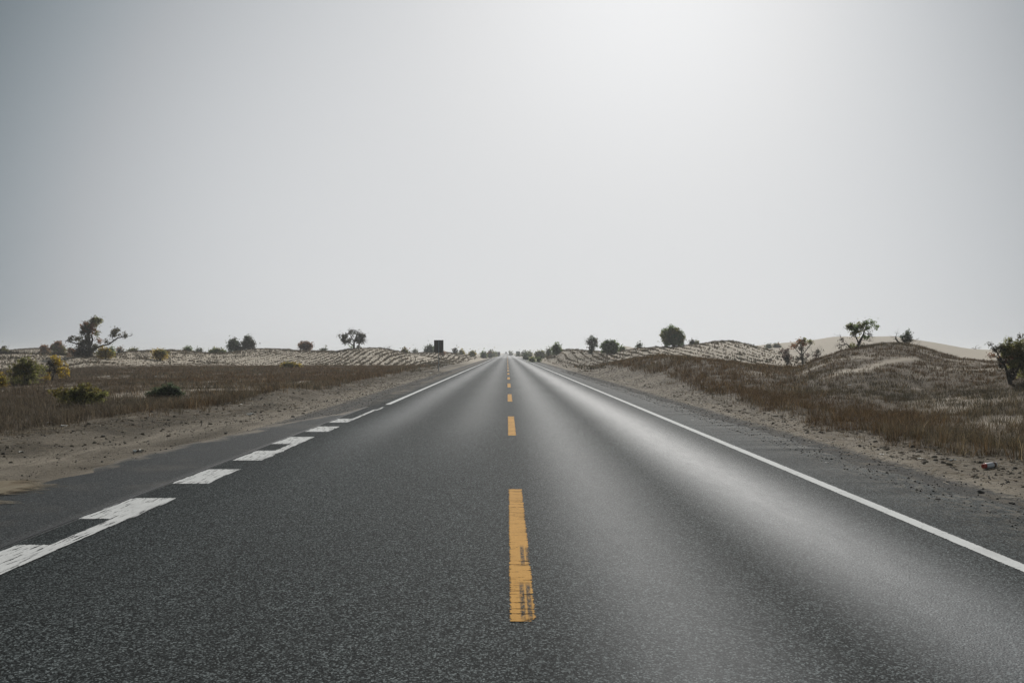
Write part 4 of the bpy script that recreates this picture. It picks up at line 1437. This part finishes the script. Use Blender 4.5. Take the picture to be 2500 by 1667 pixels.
def stone(label, u, v, size_px, mat, name, cat, flat=.6, seed=0, dmin=4):
    import bmesh
    x, y, z = place(u, v, dmin)
    if abs(x) < 4.9 and x > 0 or (x < 0 and -x < np.interp(y, ya, out_edge) and y < 22):
        z = 0.0
    r = np.random.default_rng(500 + seed)
    sz = size_px * y / F / 2
    bm = bmesh.new()
    bmesh.ops.create_icosphere(bm, subdivisions=2, radius=1.0)
    for q in bm.verts:
        p = q.co.copy()
        k = 1 + .35 * (fbm(np.array([p.x * 1.3 + seed]), np.array([p.y * 1.3 + p.z * 2]), seed, 3)[0] - .5) * 2
        q.co = Vector((p.x * sz * k, p.y * sz * k * .8, p.z * sz * k * flat))
    ob = bm_obj(name, [bm], mat)
    ob.location = (x, y, z + sz * flat * .45)
    ob.rotation_euler = (r.uniform(-.2, .2), r.uniform(-.2, .2), r.uniform(0, 6))
    return tag(ob, label, cat, {'stone': 'stones on the verges'}.get(cat, None))


def scrap(label, u, v, size_px, seed=0, mat=None, dmin=4, aspect=.5):
    """crumpled sheet of litter"""
    x, y, z = place(u, v, dmin)
    r = np.random.default_rng(600 + seed)
    sz = size_px * y / F
    n = 6
    t = np.linspace(-.5, .5, n)
    X, Y = np.meshgrid(t, t)
    top = r.uniform(0, .45, (n, n)) * sz * .6 + .004
    a = r.uniform(0, 3.14)
    ox = X * sz + r.normal(0, .05, (n, n)) * sz
    oy = Y * sz * aspect * 1.4 + r.normal(0, .05, (n, n)) * sz
    xx, yy = ox * math.cos(a * .2) - oy * math.sin(a * .2), ox * math.sin(a * .2) + oy * math.cos(a * .2)
    i = np.arange(n * n).reshape(n, n)
    f = np.stack([i[:-1, :-1], i[:-1, 1:], i[1:, 1:], i[1:, :-1]], -1).reshape(-1, 4)
    vt_ = np.stack([xx, yy, top], -1).reshape(-1, 3)
    vb_ = vt_ - np.array([0, 0, .003])
    ff = np.concatenate([f, f[:, ::-1] + n * n])
    o = mesh_np("litter_scrap", np.concatenate([vt_, vb_]), ff, mat or M_PALE)
    o.location = (x, y, z)
    return tag(o, label, 'litter', 'pale litter on the verges')


STONES = [("dark brown stone in the middle of the left sandy verge", 251, 1067, 12, .55),
          ("dark pebble at the left apron's edge beside the sandy track", 551, 1059, 9, .6),
          ("black tyre scrap at the start of the left white edge line", 942, 986, 10, .4),
          ("small black lump left of the white edge line's start", 959, 976, 6, .5),
          ("brown stone on the right verge below the bottle", 2395, 1203, 20, .5),
          ("dark stone at the right shoulder's sandy edge", 2147, 1129, 10, .5),
          ("dark flat stone near the lower right grass edge", 2471, 1230, 14, .45),
          ("dark clod beside the left grass edge", 715, 1018, 9, .6),
          ("small dark stone on the pale track left of the road", 640, 1026, 6, .5),
          ("flat dark stone on the right asphalt shoulder", 2290, 1224, 16, .35),
          ("dark pebble on the right shoulder crumbs", 2218, 1171, 9, .5)]
for i, (lab, u, v, sz, fl) in enumerate(STONES):
    stone(lab, u, v, sz, M_STONE, "stone", 'stone', fl, i)
SCRAPS = [("pale triangular scrap standing on the far left verge", 52, 1104, 9, .6),
          ("long pale slat lying at the left apron edge", 338, 1105, 26, .12),
          ("white torn scrap at the left grass edge", 124, 1034, 13, .5),
          ("second white torn scrap lying right of the first at the left grass edge", 158, 1041, 14, .4),
          ("white slat on the left verge below the spoil heap", 612, 1013, 16, .2),
          ("white shred on top of the small spoil heap left of the road", 588, 988, 7, .6),
          ("white fleck at the left spoil heap's crest", 576, 979, 6, .5),
          ("white scrap in the left grass above the sprawling shrub", 229, 925, 5, .7),
          ("upright white shred in the left grass near the poplar", 265, 919, 5, .9),
          ("white fleck in the left grass below the golden dune bush", 381, 920, 7, .4),
          ("white scrap on the verge just below the sign post", 1052, 912, 7, .4),
          ("white scrap on the verge right of the sign post", 1085, 896, 5, .5),
          ("white scrap on the left dune foot below the gnarled tree", 958, 888, 5, .6),
          ("white fleck beside the left grass edge toward the sign", 927, 923, 5, .6),
          ("white oval plate on the right verge left of the bottle", 2324, 1126, 18, .25),
          ("crumpled white tissue left of the white oval plate", 2246, 1121, 12, .5),
          ("curled white scrap on the right verge", 2153, 1110, 8, .7),
          ("pale scrap on the right shoulder near the white line", 2019, 1132, 11, .3),
          ("white fleck on the asphalt shoulder beyond the white line", 1690, 1026, 6, .5),
          ("white scrap on the right verge at mid distance", 1711, 984, 5, .5),
          ("two-lobed white scrap in the right grass below the hill", 2074, 941, 8, .4),
          ("white upright shred in the right grass nearest the road", 1724, 946, 5, 1.0),
          ("pale scrap at the right grass edge at mid distance", 1745, 967, 6, .4)]
for i, (lab, u, v, sz, asp) in enumerate(SCRAPS):
    scrap(lab, u, v, sz, i, aspect=asp)

# ------------------------------------------------------------------ haze
import bmesh
bm = box(0, 1450, 6.0, 4300, 3400, 16.0)
hz_m, hn, hl, ho = new_mat("haze_material")
pv = hn.new('ShaderNodeVolumePrincipled')
pv.inputs['Color'].default_value = (0.93, 0.95, 0.96, 1)
pv.inputs['Density'].default_value = 0.00065
pv.inputs['Anisotropy'].default_value = 0.35
hl.new(pv.outputs[0], ho.inputs['Volume'])
hz = bm_obj("haze", [bm], hz_m)
tag(hz, "pale dusty air over the whole desert road", 'haze', kind='stuff')
